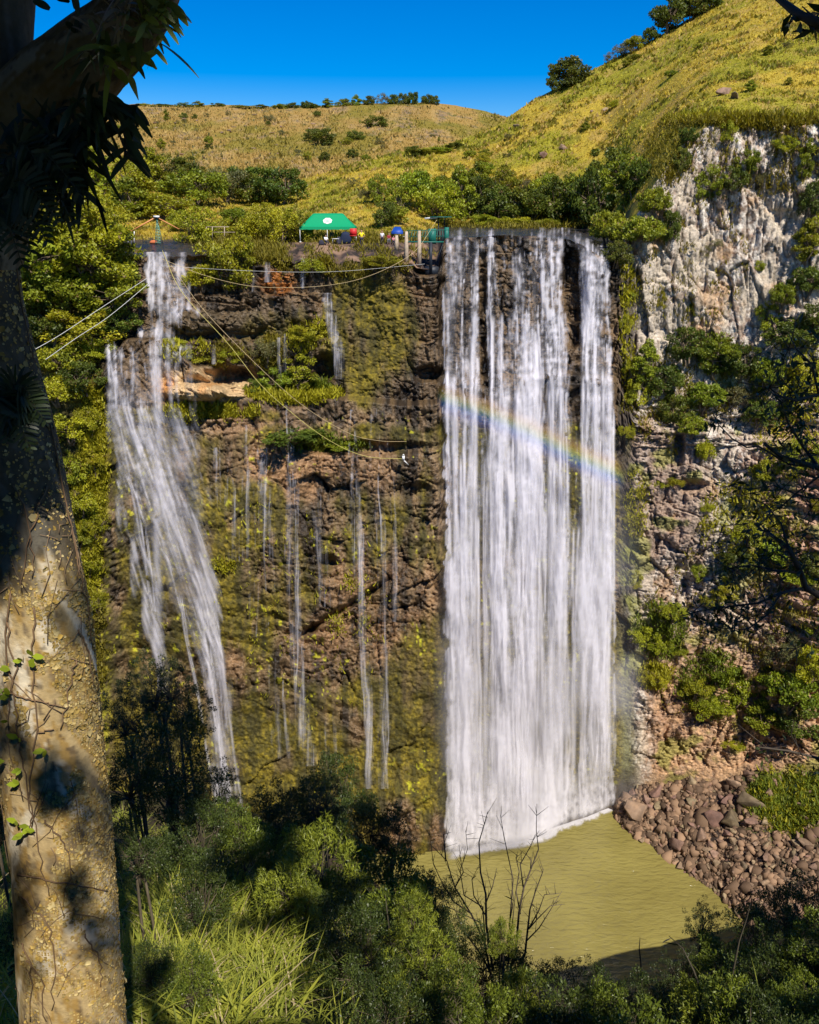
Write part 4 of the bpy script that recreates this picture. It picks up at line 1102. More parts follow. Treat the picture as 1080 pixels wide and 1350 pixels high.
# rocks lying on the hills
for (px, py, w, lab) in [(968, 130, 18, 'pale boulder on the golden slope above the pale cliff'), (955, 124, 20, 'dark overhung rock left of the pale boulder on the slope'), (716, 208, 16, 'dark rock on the slope above the main lip'), (744, 196, 14, 'brown rock right of the dark one on the slope'),
                          (797, 146, 10, 'small grey rock high on the near slope'), (780, 148, 6, 'white stone high on the near slope'), (682, 168, 12, 'dark rock near the foot of the skyline'), (497, 250, 12, 'brown rock in the grass above the platform'), (815, 232, 26, 'black overhung boulder among bushes right of the lip')]:
    Y = on_surface(px, py); P = P3(px, py, Y); s = w * .55 * mpp(py, Y)
    o = add('boulder', rocks[rg.randrange(9)], None, lab, 'boulder'); o.location = P.tolist(); o.scale = (s, s, s * .9); o.rotation_euler = (0, 0, rg.uniform(0, 6))
for i in range(70):
    px = rg.uniform(230, 660) if i % 3 else rg.uniform(200, 380); py = rg.choice([rg.gauss(165, 6), rg.gauss(200, 9), rg.gauss(178, 12)])
    if py < float(far_sil(px)) + 8: continue
    Y = float(far_Y(np.array([float(px)]), np.array([float(py)]))[0]); P = P3(px, py, Y); s = rg.uniform(2, 5) * .6 * mpp(py, Y)
    o = add('boulder', rocks[rg.randrange(9)], None, f"weathered rock cropping out {['near the crest', 'halfway up', 'low down'][min(2, int((py - 150) / 25))]} on the {['left', 'middle', 'right'][min(2, int((px - 200) / 155))]} of the far hill", 'boulder', 'rocks on the far hill'); o.location = P.tolist(); o.scale = (s * 1.6, s, s * .7); o.rotation_euler = (0, 0, rg.uniform(0, 6))

# plants on the faces: px, py (centre), w, h, kind
LEFT = [(60, 250, 90, 60, 'mid'), (100, 262, 70, 60, 'yellow'), (40, 290, 90, 70, 'yellow'), (90, 305, 90, 70, 'yellow'), (130, 300, 64, 50, 'yellow'), (60, 345, 90, 70, 'mid'), (120, 345, 90, 76, 'yellow'), (158, 350, 62, 66, 'mid'), (40, 385, 70, 60, 'mid'), (95, 390, 80, 60, 'mid'), (150, 392, 70, 56, 'mid'),
        (70, 430, 60, 50, 'dark'), (115, 432, 70, 44, 'yellow'), (160, 425, 44, 34, 'dark'), (85, 475, 60, 50, 'mid'), (110, 500, 44, 40, 'dark'), (75, 515, 50, 40, 'yellow'), (130, 460, 34, 26, 'yellow'),
        (95, 565, 50, 40, 'yellow'), (120, 555, 34, 44, 'bright'), (126, 600, 26, 50, 'bright'), (98, 620, 36, 50, 'mid'), (110, 665, 40, 40, 'yellow'), (128, 690, 28, 44, 'bright'), (104, 710, 26, 30, 'mid'), (118, 745, 30, 34, 'yellow'), (130, 790, 24, 40, 'bright')]
LW = [(330, 'on the steep left bank above the cables'), (420, 'on the left bank beside the small step'), (540, 'under the cables on the left bank'), (2000, 'on the mossy pillar left of the left fall')]
for (px, py, w, h, k) in LEFT:
    cliff_plant(px, py, w, h, k, unique(f'{SIZE[min(5, int(h / 12))]} {LOOK[k]} bush {next(t for lim, t in LW if py <= lim)}', px, py))
for (px, py, w, h, k, lab) in [(298, 352, 54, 66, 'yellow', 'yellow-green shrub hanging over the dark wet rock right of the left river'), (268, 366, 44, 34, 'yellow', 'low shrub left of the hanging yellow one by the left river'), (318, 338, 26, 30, 'yellow', 'small upright shrub on the lip left of the tent'),
        (412, 352, 34, 22, 'yellow', 'tuft hanging on the lip below the tent'), (398, 497, 52, 40, 'mid', 'leafy green bush on the grassy ledge halfway down the left face'), (365, 504, 44, 30, 'mid', 'lower bush joined to the left of the leafy ledge bush'), (335, 512, 20, 20, 'dark', 'small dark bush by the tan boulders'), (350, 462, 36, 40, 'grey', 'grey-green shrub on the face above the ledge bush'),
        (405, 440, 30, 20, 'yellow', 'spotty yellow cushion plant above the ledge'), (390, 574, 70, 18, 'dark', 'trailing dark shrub under the overhang at centre left'), (445, 585, 40, 18, 'mid', 'trailing green shrub under the overhang at centre'), (505, 345, 40, 14, 'yellow', 'yellow tuft on the rim below the people'),
        (232, 455, 24, 14, 'yellow', 'mossy tuft beside the small left step'), (262, 470, 30, 20, 'yellow', 'mossy tuft under the round brown boulders'), (300, 470, 30, 18, 'yellow', 'mossy tuft above the tan boulders')]:
    cliff_plant(px, py, w, h, k, lab)
RIGHT = [(835, 235, 50, 56, 'dark'), (860, 262, 54, 60, 'mid'), (800, 300, 60, 60, 'mid'), (838, 305, 64, 54, 'mid'), (880, 300, 40, 60, 'dark'), (812, 335, 40, 34, 'dark'), (905, 178, 34, 34, 'dark'), (897, 210, 28, 40, 'dark'), (960, 175, 28, 36, 'yellow'), (935, 240, 44, 50, 'mid'), (985, 215, 44, 40, 'mid'), (965, 235, 44, 40, 'dark'),
         (1000, 235, 34, 36, 'grey'), (1035, 190, 40, 26, 'yellow'), (1060, 215, 40, 50, 'mid'), (1068, 260, 40, 60, 'dark'), (1060, 320, 60, 50, 'mid'), (1075, 300, 34, 50, 'yellow'), (1062, 365, 60, 60, 'dark'), (1030, 385, 50, 50, 'mid'), (1070, 420, 50, 60, 'dark'), (1010, 415, 44, 44, 'mid'), (1040, 440, 60, 40, 'dark'),
         (825, 392, 22, 24, 'yellow'), (820, 425, 20, 30, 'yellow'), (872, 395, 18, 30, 'yellow'), (912, 405, 24, 34, 'mid'), (930, 330, 26, 20, 'grey'), (1000, 350, 18, 24, 'yellow'), (945, 320, 20, 14, 'grey'),
         (850, 485, 48, 50, 'mid'), (872, 505, 48, 50, 'dark'), (905, 455, 60, 50, 'dark'), (940, 470, 60, 56, 'mid'), (975, 478, 56, 50, 'dark'), (1008, 490, 50, 56, 'mid'), (925, 520, 60, 50, 'mid'), (890, 540, 50, 44, 'dark'), (965, 520, 50, 40, 'grey'), (840, 520, 30, 40, 'yellow'), (1000, 545, 44, 40, 'dark'), (1060, 500, 50, 70, 'yellow'), (1040, 540, 40, 40, 'mid'), (825, 480, 24, 36, 'yellow'),
         (925, 590, 30, 50, 'yellow'), (912, 560, 44, 34, 'dark'), (825, 568, 26, 24, 'bright'), (840, 650, 20, 22, 'bright'), (868, 638, 18, 16, 'bright'), (890, 636, 24, 20, 'bright'), (826, 685, 12, 18, 'bright'), (932, 668, 18, 24, 'bright'), (1060, 600, 44, 50, 'yellow'), (1010, 620, 40, 44, 'yellow'), (1070, 660, 30, 50, 'bright'),
         (985, 700, 50, 40, 'yellow'), (975, 735, 56, 40, 'dark'), (1020, 725, 60, 36, 'mid'), (1065, 740, 40, 40, 'dark'), (920, 755, 22, 20, 'dark'), (955, 775, 34, 30, 'yellow'), (940, 790, 30, 24, 'bright'), (1050, 760, 40, 20, 'yellow'),
         (838, 765, 16, 30, 'yellow'), (850, 835, 44, 46, 'bright'), (885, 805, 34, 34, 'mid'), (868, 850, 30, 28, 'bright'), (862, 892, 34, 24, 'bright'), (898, 858, 26, 14, 'bright'), (945, 880, 44, 56, 'mid'), (915, 905, 44, 36, 'bright'), (965, 905, 54, 56, 'mid'), (935, 930, 56, 34, 'bright'), (1005, 900, 44, 50, 'dark'), (1040, 905, 60, 70, 'mid'), (1000, 945, 56, 40, 'mid'), (1055, 950, 60, 44, 'dark'), (1070, 870, 44, 60, 'yellow'), (1030, 850, 50, 50, 'grey'), (965, 978, 34, 14, 'bright'), (1075, 820, 40, 40, 'mid')]
RW = [(290, 860, 'right of the main lip'), (350, 860, 'overhanging the main fall at its top right'), (290, 1200, 'on the upper part of the pale cliff'), (345, 1000, 'on the face of the pale cliff'), (345, 1200, 'beside the pale cliff at the right edge'), (440, 1000, 'low on the pale cliff'), (460, 1200, 'right of the pale cliff'), (560, 860, 'on the green ledge nearest the main fall'),
      (560, 960, 'in the middle of the green ledge'), (560, 1200, 'at the right end of the green ledge'), (700, 900, 'on the purple-brown wall below the ledge'), (700, 1200, 'behind the twigs on the right wall'), (800, 960, 'in the cracks of the low pale rock'), (800, 1200, 'below the twigs on the right wall'),
      (870, 900, 'beside the dark wet corner low right'), (2000, 960, 'on the lower brown wall above the scree'), (2000, 1200, 'in the thicket above the scree grass')]
for ri, (px, py, w, h, k) in enumerate(RIGHT):
    if k == 'dark' and px > 900 and py > 440 and ri % 2: k = 'mid'
    wh = next(t for ly, lx, t in RW if py <= ly and px <= lx)
    cliff_plant(px, py, w, h, k, unique(f'{SIZE[min(5, int(h / 12))]} {LOOK[k]} bush {wh}', px, py))
# ------------------------------------------------------------------ grass
def blades(P, h, w, rng, cols, lean=.5, n_seg=1, droop=0.0):
    """n grass blades: bases P, heights h, widths w"""
    n = len(P); th = rng.uniform(0, 6.283, n)
    d = np.stack([np.cos(th), np.sin(th), np.zeros(n)], 1) * (lean * rng.uniform(.1, 1, n))[:, None]
    side = np.stack([-np.sin(th + rng.normal(size=n) * .5), np.cos(th), np.zeros(n)], 1)
    if n_seg == 1:
        tip = P + (d + np.array([0, 0, 1.0])) * h[:, None]
        v = np.stack([P - side * w[:, None] / 2, P + side * w[:, None] / 2, tip], 1)
        return v.reshape(-1, 3), np.arange(3 * n).reshape(n, 3), np.repeat(cols, 3, 0)
    t = np.linspace(0, 1, n_seg + 1)
    ctr = P[:, None] + h[:, None, None] * (d[:, None] * (t + droop * t * t)[None, :, None] + np.array([0, 0, 1.0]) * (t - droop * .55 * t ** 2.2 * rng.uniform(.4, 1.6, n)[:, None])[..., None])
    wd = (w[:, None] * (1 - t ** 1.5 * .95)[None])[..., None] / 2
    v = np.stack([ctr - side[:, None] * wd, ctr + side[:, None] * wd], 2)      # n, seg+1, 2, 3
    m = (n_seg + 1) * 2
    i = np.arange(n_seg) * 2
    f = np.stack([i, i + 1, i + 3, i + 2], 1)
    F = (f[None] + (np.arange(n) * m)[:, None, None]).reshape(-1, 4)
    return v.reshape(-1, 3), F, np.repeat(cols, m, 0)
def hill_tufts():
    rng = np.random.default_rng(21)
    n = 150000
    px = rng.uniform(-30, 1110, n)
    p = np.interp(px, KX, K_P); s = np.maximum(np.interp(px, KX, K_S), -25)
    py = p + (s - p) * rng.uniform(0.02, 1, n)
    Y = surfY(px, py); P = P3(px, py, Y)
    g = fbm(P[:, 0] * .12, P[:, 1] * .09, 4, 411); c2 = fbm(P[:, 0] * .5, P[:, 1] * .4, 3, 711)
    col = mix(np.ones((n, 3)) * np.array([.50, .385, .045]), np.array([.35, .33, .025]), ss(.40, .6, g))
    col = mix(col, np.array([.14, .15, .014]), ss(.54, .68, c2) * .7)
    col = mix(col, np.array([.42, .29, .09]), (rng.random(n) < .18) * .9)
    col *= rng.uniform(.65, 1.25, (n, 1))
    h = rng.lognormal(-.75, .4, n) * (.55 + .9 * ss(.4, .7, c2)); 
    h = np.clip(h, .1, 1.3) * np.clip(Y / 140, .7, 1.5) * .45
    v, f, c = blades(P, h, h * 1.2, rng, col, .6)
    add('hill_grass_tufts', mesh_np('hill_grass_tufts', v, f, [grass_m], {'Col': c}), kind='stuff')
    n = 60000
    px = rng.uniform(-20, 700, n); s = far_sil(px); py = s + 1 + (260 - s) * rng.uniform(0, 1, n) ** 1.1
    Y = far_Y(px, py); P = P3(px, py, Y)
    X = P[:, 0]; Yw = P[:, 1]
    bump = (fbm(X * .02, Yw * .02, 4, 461) - .5) * 14 + (fbm(X * .1, Yw * .08, 3, 465) - .5) * 4
    P = P3(px, py, Y + bump * ss(285, 270, py) - .5)
    g = fbm(X * .05, Yw * .03, 4, 471)
    col = mix(np.ones((n, 3)) * np.array([.42, .30, .085]), np.array([.29, .24, .04]), ss(.42, .6, g))
    col[rng.random(n) < .10] = np.array([.10, .10, .03])
    col *= rng.uniform(.7, 1.2, (n, 1))
    h = rng.lognormal(-.5, .4, n) * .8
    v, f, c = blades(P, h, h * .9, rng, col, .6)
    add('far_hill_grass', mesh_np('far_hill_grass', v, f, [grass_m], {'Col': c}), kind='stuff')
hill_tufts()
def cliff_moss():
    """tufts of moss, fern and grass hanging on ledges of both walls"""
    rng = np.random.default_rng(33)
    px = []; py = []; cl = []
    def area(n, cx, cy, rx, ry, col, thr=.5):
        a = rng.uniform(-1, 1, (n * 2, 2)); a = a[(a ** 2).sum(1) < 1][:n]
        x = cx + a[:, 0] * rx; y = cy + a[:, 1] * ry
        ok = fbm(x / 12, y / 12, 3, 731) > thr - .06
        px.append(x[ok]); py.append(y[ok]); cl.append(np.ones((ok.sum(), 3)) * np.array(col))
    YM = (.34, .32, .015); GM = (.15, .19, .014); OM = (.20, .17, .015)
    area(3600, 388, 521, 62, 7, YM, .3); area(1500, 280, 543, 60, 8, YM, .42); area(1400, 388, 512, 50, 10, GM, .4)
    area(1800, 122, 560, 18, 50, YM, .40); area(2200, 118, 640, 22, 60, YM, .45); area(1800, 112, 740, 22, 60, YM, .5); area(1500, 125, 850, 20, 60, OM, .5)
    area(700, 405, 440, 26, 22, YM, .55); area(600, 350, 460, 24, 26, OM, .5); area(500, 245, 462, 30, 12, YM, .52); area(500, 300, 468, 30, 14, OM, .5)
    area(700, 430, 586, 60, 10, GM, .5); area(240, 296, 745, 14, 7, YM, .4); area(160, 458, 820, 26, 16, YM, .5); area(300, 470, 790, 18, 40, YM, .58); area(500, 400, 800, 120, 160, YM, .64)
    area(1600, 1045, 1055, 62, 38, GM, .3); area(1000, 1045, 1055, 66, 42, YM, .45); area(1400, 870, 830, 36, 36, GM, .45); area(1400, 940, 900, 50, 46, GM, .45); area(1000, 862, 890, 20, 16, YM, .4)
    area(1300, 1050, 540, 60, 90, YM, .45); area(1200, 940, 500, 110, 50, OM, .48); area(1000, 980, 690, 60, 60, YM, .5); area(1200, 1040, 800, 60, 110, OM, .5); area(1200, 900, 330, 90, 110, OM, .6)
    area(500, 838, 660, 14, 50, YM, .5); area(800, 880, 540, 60, 60, OM, .5); area(1000, 690, 298, 110, 4, OM, .3); area(900, 1000, 210, 90, 50, OM, .55); area(1500, 950, 840, 110, 120, OM, .58); area(600, 828, 430, 10, 90, YM, .5)
    area(1200, 450, 316, 130, 5, OM, .3); area(1400, 300, 316, 60, 10, OM, .4); area(900, 450, 352, 90, 12, OM, .6); area(700, 350, 334, 26, 14, OM, .4); area(900, 450, 336, 120, 12, OM, .58)
    area(2200, 985, 161, 110, 5, OM, .2); area(1200, 985, 158, 110, 6, YM, .35); area(900, 880, 200, 30, 40, OM, .45)
    px = np.concatenate(px); py = np.concatenate(py); cl = np.concatenate(cl); n = len(px)
    # the grass on the scree stands on the scree
    sc = (px > 960) & (py > 1012)
    Y = surfY(px, np.minimum(py, 1040)); P = P3(px, py, Y)
    if sc.any(): P[sc] = scree_point(px[sc], py[sc])
    P[:, 1] -= .05
    cl = cl * rng.uniform(.6, 1.25, (n, 1))
    k = 6
    P = np.repeat(P, k, 0) + rng.normal(size=(n * k, 3)) * .28; cl = np.repeat(cl, k, 0)
    h = rng.lognormal(-1.15, .35, n * k)
    v, f, c = blades(P, h, h * .35, rng, cl, 1.3)
    add('ledge_moss', mesh_np('ledge_moss', v, f, [grass_m], {'Col': c}), kind='stuff')
cliff_moss()

# ------------------------------------------------------------------ things on top of the falls
def simple(name, col, **k):
    return mat(name, col, **k)
tent_green = simple('green_canvas', (.004, .36, .15), rough=.6, transl=.25, tcol=(.01, .45, .2))
white_p = simple('white_paint', (.75, .75, .73), rough=.5)
steel = simple('dull_steel', (.35, .36, .38), rough=.4, metal=.6)
teal = simple('green_paint', (.012, .13, .10), rough=.5)
blackm = simple('dark_paint', (.015, .02, .03), rough=.5)
post_m = simple('weathered_wood_posts', (.42, .33, .24), rough=.8, noise=.3, nscale=4)
orange_m = simple('orange_beam_paint', (.62, .26, .10), rough=.6)
redm = simple('red_plastic', (.55, .03, .03), rough=.5)
bluem = simple('blue_tarp', (.01, .06, .32), rough=.5)
skin_m = simple('skin', (.45, .25, .17), rough=.6)
hair_m = simple('dark_hair', (.02, .014, .01), rough=.7)
def surf_pt(px, py):
    return P3(px, py, on_surface(px, py))
def tent():
    c = surf_pt(432, 320); Yt = c[1]; s = mpp(320, Yt)
    w = 73 * s; d = w * .55; zg = c[2] + .05
    ze = float(P3(432, 299, Yt)[2]); zr = float(P3(432, 281, Yt)[2])
    o = thing('canopy_tent', 'bright green pop-up canopy tent with white emblem standing on the rock above the falls', 'tent', (c[0], Yt + d / 2, zg))
    hx, hy = w / 2, d / 2; e = ze - zg; r = zr - zg
    # roof: grid that sags between ridge and eaves
    nx, ny = 28, 17
    X = np.linspace(-hx, hx, nx)[None] + np.zeros((ny, 1)); Y = np.linspace(-hy, hy, ny)[:, None] + np.zeros((1, nx))
    ax = np.clip((hx - np.abs(X)) / (hx * .46), 0, 1); ay = 1 - np.abs(Y) / hy
    t = np.minimum(ax, ay); Z = e + (r - e) * (t ** 1.12)
    v = np.stack([X, Y, Z], -1).reshape(-1, 3)
    add('roof', mesh_np('roof', v, grid_faces(ny, nx), [tent_green]), o)
    mb = MB()
    for a, b in (((-hx, -hy), (hx, -hy)), ((hx, -hy), (hx, hy)), ((hx, hy), (-hx, hy)), ((-hx, hy), (-hx, -hy))):
        n = 24; tt = np.linspace(0, 1, n)
        x = a[0] + (b[0] - a[0]) * tt; y = a[1] + (b[1] - a[1]) * tt
        low = e - .26 - .05 * np.abs(np.sin(tt * math.pi * 8))
        vv = np.stack([np.stack([x, y, np.full(n, e + .01)], 1), np.stack([x * 1.005, y * 1.005, low], 1)], 0).reshape(-1, 3)
        mb.put(vv, grid_faces(2, n))
    mb.build('valance', tent_green, o)
    for x in (-hx + .05, 0, hx - .05):
        for y in (-hy + .05, hy - .05):
            if x == 0 and y > 0: continue
            m = MB(); m.box((x, y, e / 2), (.06, .06, e)); m.box((x, y, .04), (.22, .22, .08))
            m.build('leg', white_p, o)
    m = MB()
    for y in (-hy + .05, hy - .05):
        m.bar((-hx, y, e - .35), (0, y, e - .02), .03); m.bar((-hx, y, e - .02), (0, y, e - .35), .03); m.bar((0, y, e - .35), (hx, y, e - .02), .03); m.bar((0, y, e - .02), (hx, y, e - .35), .03)
    m.build('truss', steel, o)
    # emblem: an oval with a wavy edge, lying on the front roof slope
    th = np.linspace(0, 2 * math.pi, 28, endpoint=False)
    rr = 1 + .07 * np.sin(th * 7)
    ex = .1 * 0 + np.cos(th) * .50 * rr; et = .46 + np.sin(th) * .21 * rr
    def on_roof(x, t, lift=.03):
        return np.stack([x, -hy * (1 - t) - lift * .6, e + (r - e) * np.clip(t, 0, 1) ** 1.12 + lift], -1)
    ring = on_roof(ex, et); cen = on_roof(np.array([0.]), np.array([.46]))
    f = np.stack([np.arange(28), (np.arange(28) + 1) % 28, np.full(28, 28)], 1)
    add('emblem', mesh_np('emblem', np.concatenate([ring, cen]), f, [white_p]), o)
    ex2 = np.cos(th) * .24; et2 = .44 + np.sin(th) * .035
    add('emblem_stripe', mesh_np('emblem_stripe', np.concatenate([on_roof(ex2, et2, .045), on_roof(np.array([0.]), np.array([.46]), .045)]), f, [tent_green]), o)
tent()

def person(px, py_feet, h_px, pose, label, shirt, pants, hair=True, Y=None, facing=0.0, arms='down'):
    """one continuous body grown over a posed skeleton; shirt, trousers and hair are children"""
    Y = on_surface(px, py_feet) if Y is None else Y
    P = P3(px, py_feet, Y); H = h_px * mpp(py_feet, Y) / cp
    if pose == 'sit': H = H / .74
    k = H / 1.75
    J = {}
    if pose == 'stand':
        hip = .93; J.update(pel=(0, 0, hip), lh=(.1, 0, hip - .04), rh=(-.1, 0, hip - .04), lk=(.12, -.03, .5), rk=(-.12, .0, .5), la=(.13, .02, .08), ra=(-.13, .03, .08), lt=(.15, -.16, .03), rt=(-.15, -.14, .03))
        off = np.zeros(3)
    else:
        hip = .48; J.update(pel=(0, 0, hip), lh=(.1, -.02, hip), rh=(-.1, -.02, hip), lk=(.14, -.45, .5), rk=(-.14, -.43, .52), la=(.13, -.42, .09), ra=(-.13, -.4, .09), lt=(.14, -.6, .03), rt=(-.14, -.58, .03))
    z0 = hip
    J.update(ch=(0, -.01, z0 + .34), nk=(0, 0, z0 + .53), hb=(0, -.02, z0 + .62), ht=(0, -.02, z0 + .78), ls=(.18, 0, z0 + .47), rs=(-.18, 0, z0 + .47))
    if arms == 'down': J.update(le=(.25, .02, z0 + .2), re=(-.25, .02, z0 + .2), lw=(.24, -.08, z0 - .03), rw=(-.24, -.08, z0 - .03), lf=(.23, -.1, z0 - .13), rf=(-.23, -.1, z0 - .13))
    elif arms == 'hips': J.update(le=(.36, .06, z0 + .22), re=(-.36, .06, z0 + .22), lw=(.19, -.05, z0 + .1), rw=(-.19, -.05, z0 + .1), lf=(.12, -.1, z0 + .08), rf=(-.12, -.1, z0 + .08))
    else: J.update(le=(.23, -.15, z0 + .22), re=(-.23, -.15, z0 + .22), lw=(.1, -.32, z0 + .16), rw=(-.1, -.32, z0 + .16), lf=(.04, -.38, z0 + .18), rf=(-.04, -.38, z0 + .18))
    RAD = dict(pel=.14, lh=.095, rh=.095, lk=.06, rk=.06, la=.04, ra=.04, lt=.035, rt=.035, ch=.135, nk=.055, hb=.085, ht=.085, ls=.06, rs=.06, le=.042, re=.042, lw=.03, rw=.03, lf=.035, rf=.035)
    E = [('pel', 'ch'), ('ch', 'nk'), ('nk', 'hb'), ('hb', 'ht'), ('ch', 'ls'), ('ls', 'le'), ('le', 'lw'), ('lw', 'lf'), ('ch', 'rs'), ('rs', 're'), ('re', 'rw'), ('rw', 'rf'), ('pel', 'lh'), ('lh', 'lk'), ('lk', 'la'), ('la', 'lt'), ('pel', 'rh'), ('rh', 'rk'), ('rk', 'ra'), ('ra', 'rt')]
    def grow(name, keys, edges, m, parent, swell=0.0, root='pel'):
        bm = bmesh.new(); sk = bm.verts.layers.skin.verify(); vv = {}
        for q in keys:
            v = bm.verts.new(Vector(J[q]) * k); vv[q] = v; v[sk].radius = ((RAD[q] + swell) * k, (RAD[q] * .85 + swell) * k)
        for a, b in edges:
            if a in vv and b in vv: bm.edges.new((vv[a], vv[b]))
        vv[root][sk].use_root = True
        me = bpy.data.meshes.new(name); bm.to_mesh(me); bm.free(); me.materials.append(m)
        o = add(name, me, parent)
        o.modifiers.new('skin', 'SKIN').use_smooth_shade = True
        s2 = o.modifiers.new('sub', 'SUBSURF'); s2.levels = 1; s2.render_levels = 1
        return o
    root = thing('person', label, 'person', P.tolist(), facing)
    grow('body', list(J), E, skin_m, root)
    sh = grow('shirt', ['pel', 'ch', 'ls', 'rs', 'le', 're'], E, shirt, root, .022)
    grow('trousers', ['pel', 'lh', 'rh', 'lk', 'rk', 'la', 'ra'], E, pants, root, .018)
    bm = bmesh.new(); bmesh.ops.create_icosphere(bm, subdivisions=2, radius=.105 * k)
    for v in bm.verts:
        if v.co.y < -.02 * k and v.co.z < .03 * k: v.co.y = -.02 * k
        v.co += Vector(J['ht']) * k + Vector((0, .015 * k, -.02 * k))
    me = bpy.data.meshes.new('hair'); bm.to_mesh(me); bm.free(); me.materials.append(hair_m)
    add('hair', me, root)
    return root
yel = simple('yellow_shirt', (.75, .62, .02)); wht = simple('white_shirt', (.7, .7, .72)); dkc = simple('dark_clothes', (.03, .03, .05)); gryc = simple('grey_shorts', (.16, .16, .18)); mar = simple('maroon_shirt', (.25, .02, .03)); pink = simple('pink_shirt', (.5, .2, .22))
person(477, 326, 21, 'stand', 'person in bright yellow shirt and dark shorts standing right of the green tent', yel, dkc, arms='hips', facing=.2)
person(430, 323, 12, 'sit', 'person in pale shirt sitting on a bag under the green tent', wht, dkc, arms='front', facing=.5)
person(438, 320, 15, 'stand', 'person in black standing in the shade under the green tent', dkc, dkc, Y=on_surface(438, 320) + 1.6)
person(504, 323, 17, 'stand', 'person in white shirt standing between tent and platform', wht, dkc, facing=-.2)
person(513, 321, 12.5, 'sit', 'person in maroon shirt sitting beside the standing one in white', mar, gryc, arms='front')
person(519, 322, 10, 'sit', 'person in pink top sitting nearest the first platform post', pink, dkc, arms='front')
# bags, table, red chair, blue awning
def bag(px, py, w, h, m, label, name='backpack', cat='bag'):
    P = surf_pt(px, py); s = mpp(py, P[1])
    bm = bmesh.new(); bmesh.ops.create_cube(bm, size=1)
    bmesh.ops.subdivide_edges(bm, edges=bm.edges[:], cuts=3, use_grid_fill=True)
    for v in bm.verts:
        c = v.co.copy(); q = c.normalized() * .62; v.co = c.lerp(q, .5)
        v.co.x *= w * s * (1 - .25 * (v.co.z > .1)); v.co.y *= w * s * .6; v.co.z = (v.co.z + .5) * h * s
    me = bpy.data.meshes.new(name); bm.to_mesh(me); bm.free(); me.materials.append(m)
    for p in me.polygons: p.use_smooth = True
    o = add(name, me, None, label, cat); o.location = P.tolist()
    mb = MB(); mb.tube([(-.12 * w * s, 0, h * s * .95), (0, 0, h * s * 1.15), (.12 * w * s, 0, h * s * .95)], .02, 5); mb.build('handle', m, o)
    return o
bag(424, 323, 7, 6, dkc, 'dark bag on the rock at the left of the sitting person')
bag(456, 321, 14, 14, simple('navy_cloth', (.012, .02, .05)), 'tall dark blue heap of gear under the right half of the tent', 'gear_bag')
bag(447, 322, 6, 9, dkc, 'narrow black bag leaning on the dark blue gear heap', 'gear_bag')
def small_table(px, py, w, h, top_m, label, name='folding_table', cat='table', depth=.6):
    P = surf_pt(px, py); s = mpp(py, P[1]); W_, H_ = w * s, h * s
    o = thing(name, label, cat, P.tolist())
    m = MB(); m.box((0, 0, H_), (W_, depth, .05)); m.build('tabletop', top_m, o)
    for x in (-.45, .45):
        for y in (-.4, .4):
            m = MB(); m.bar((x * W_, y * depth, 0), (x * W_ * .95, y * depth, H_), .04); m.build('leg', steel, o)
    return o
small_table(443, 322, 9, 7, white_p, 'small white folding table under the green tent')
def red_chair(px, py):
    P = surf_pt(px, py); s = mpp(py, P[1]); o = thing('camping_chair', 'red camping chair behind the right tent leg', 'chair', P.tolist())
    w = 9 * s
    m = MB(); m.box((0, 0, .75), (w, .5, .06)); m.build('seat', redm, o)
    m = MB(); m.box((0, .28, 1.15), (w, .06, .75)); m.build('backrest', redm, o)
    for x in (-.45, .45):
        for y in (-.22, .25):
            m = MB(); m.bar((x * w, y, 0), (x * w, y, .75), .04); m.build('leg', steel, o)
red_chair(466, 320)
def awning():
    P = surf_pt(524, 318); s = mpp(318, P[1]); o = thing('market_umbrella', 'small blue canopy on a thin pole behind the platform posts', 'umbrella', P.tolist())
    z = float(P3(524, 302, P[1])[2] - P[2]); w = 15 * s
    v = np.array([[-w / 2, -.7, z - .25], [w / 2, -.7, z - .25], [w / 2, .7, z - .25], [-w / 2, .7, z - .25], [-.25 * w, 0, z + .25], [.25 * w, 0, z + .25],
                  [-w / 2, -.7, z - .5], [w / 2, -.7, z - .5], [w / 2, .7, z - .5], [-w / 2, .7, z - .5]])
    m = MB(); m.put(v, [[0, 1, 5, 4], [2, 3, 4, 5], [6, 7, 1, 0], [7, 8, 2, 1], [8, 9, 3, 2], [9, 6, 0, 3]]); m.put(v[[1, 2, 5, 3, 0, 4]], [[0, 1, 2], [3, 4, 5]]); m.build('canopy', bluem, o)
    m = MB(); m.tube([(0, 0, 0), (0, 0, z)], .04, 6); m.build('pole', steel, o)
awning()
small_table(535, 318, 7, 6, white_p, 'small white table behind the second platform post')
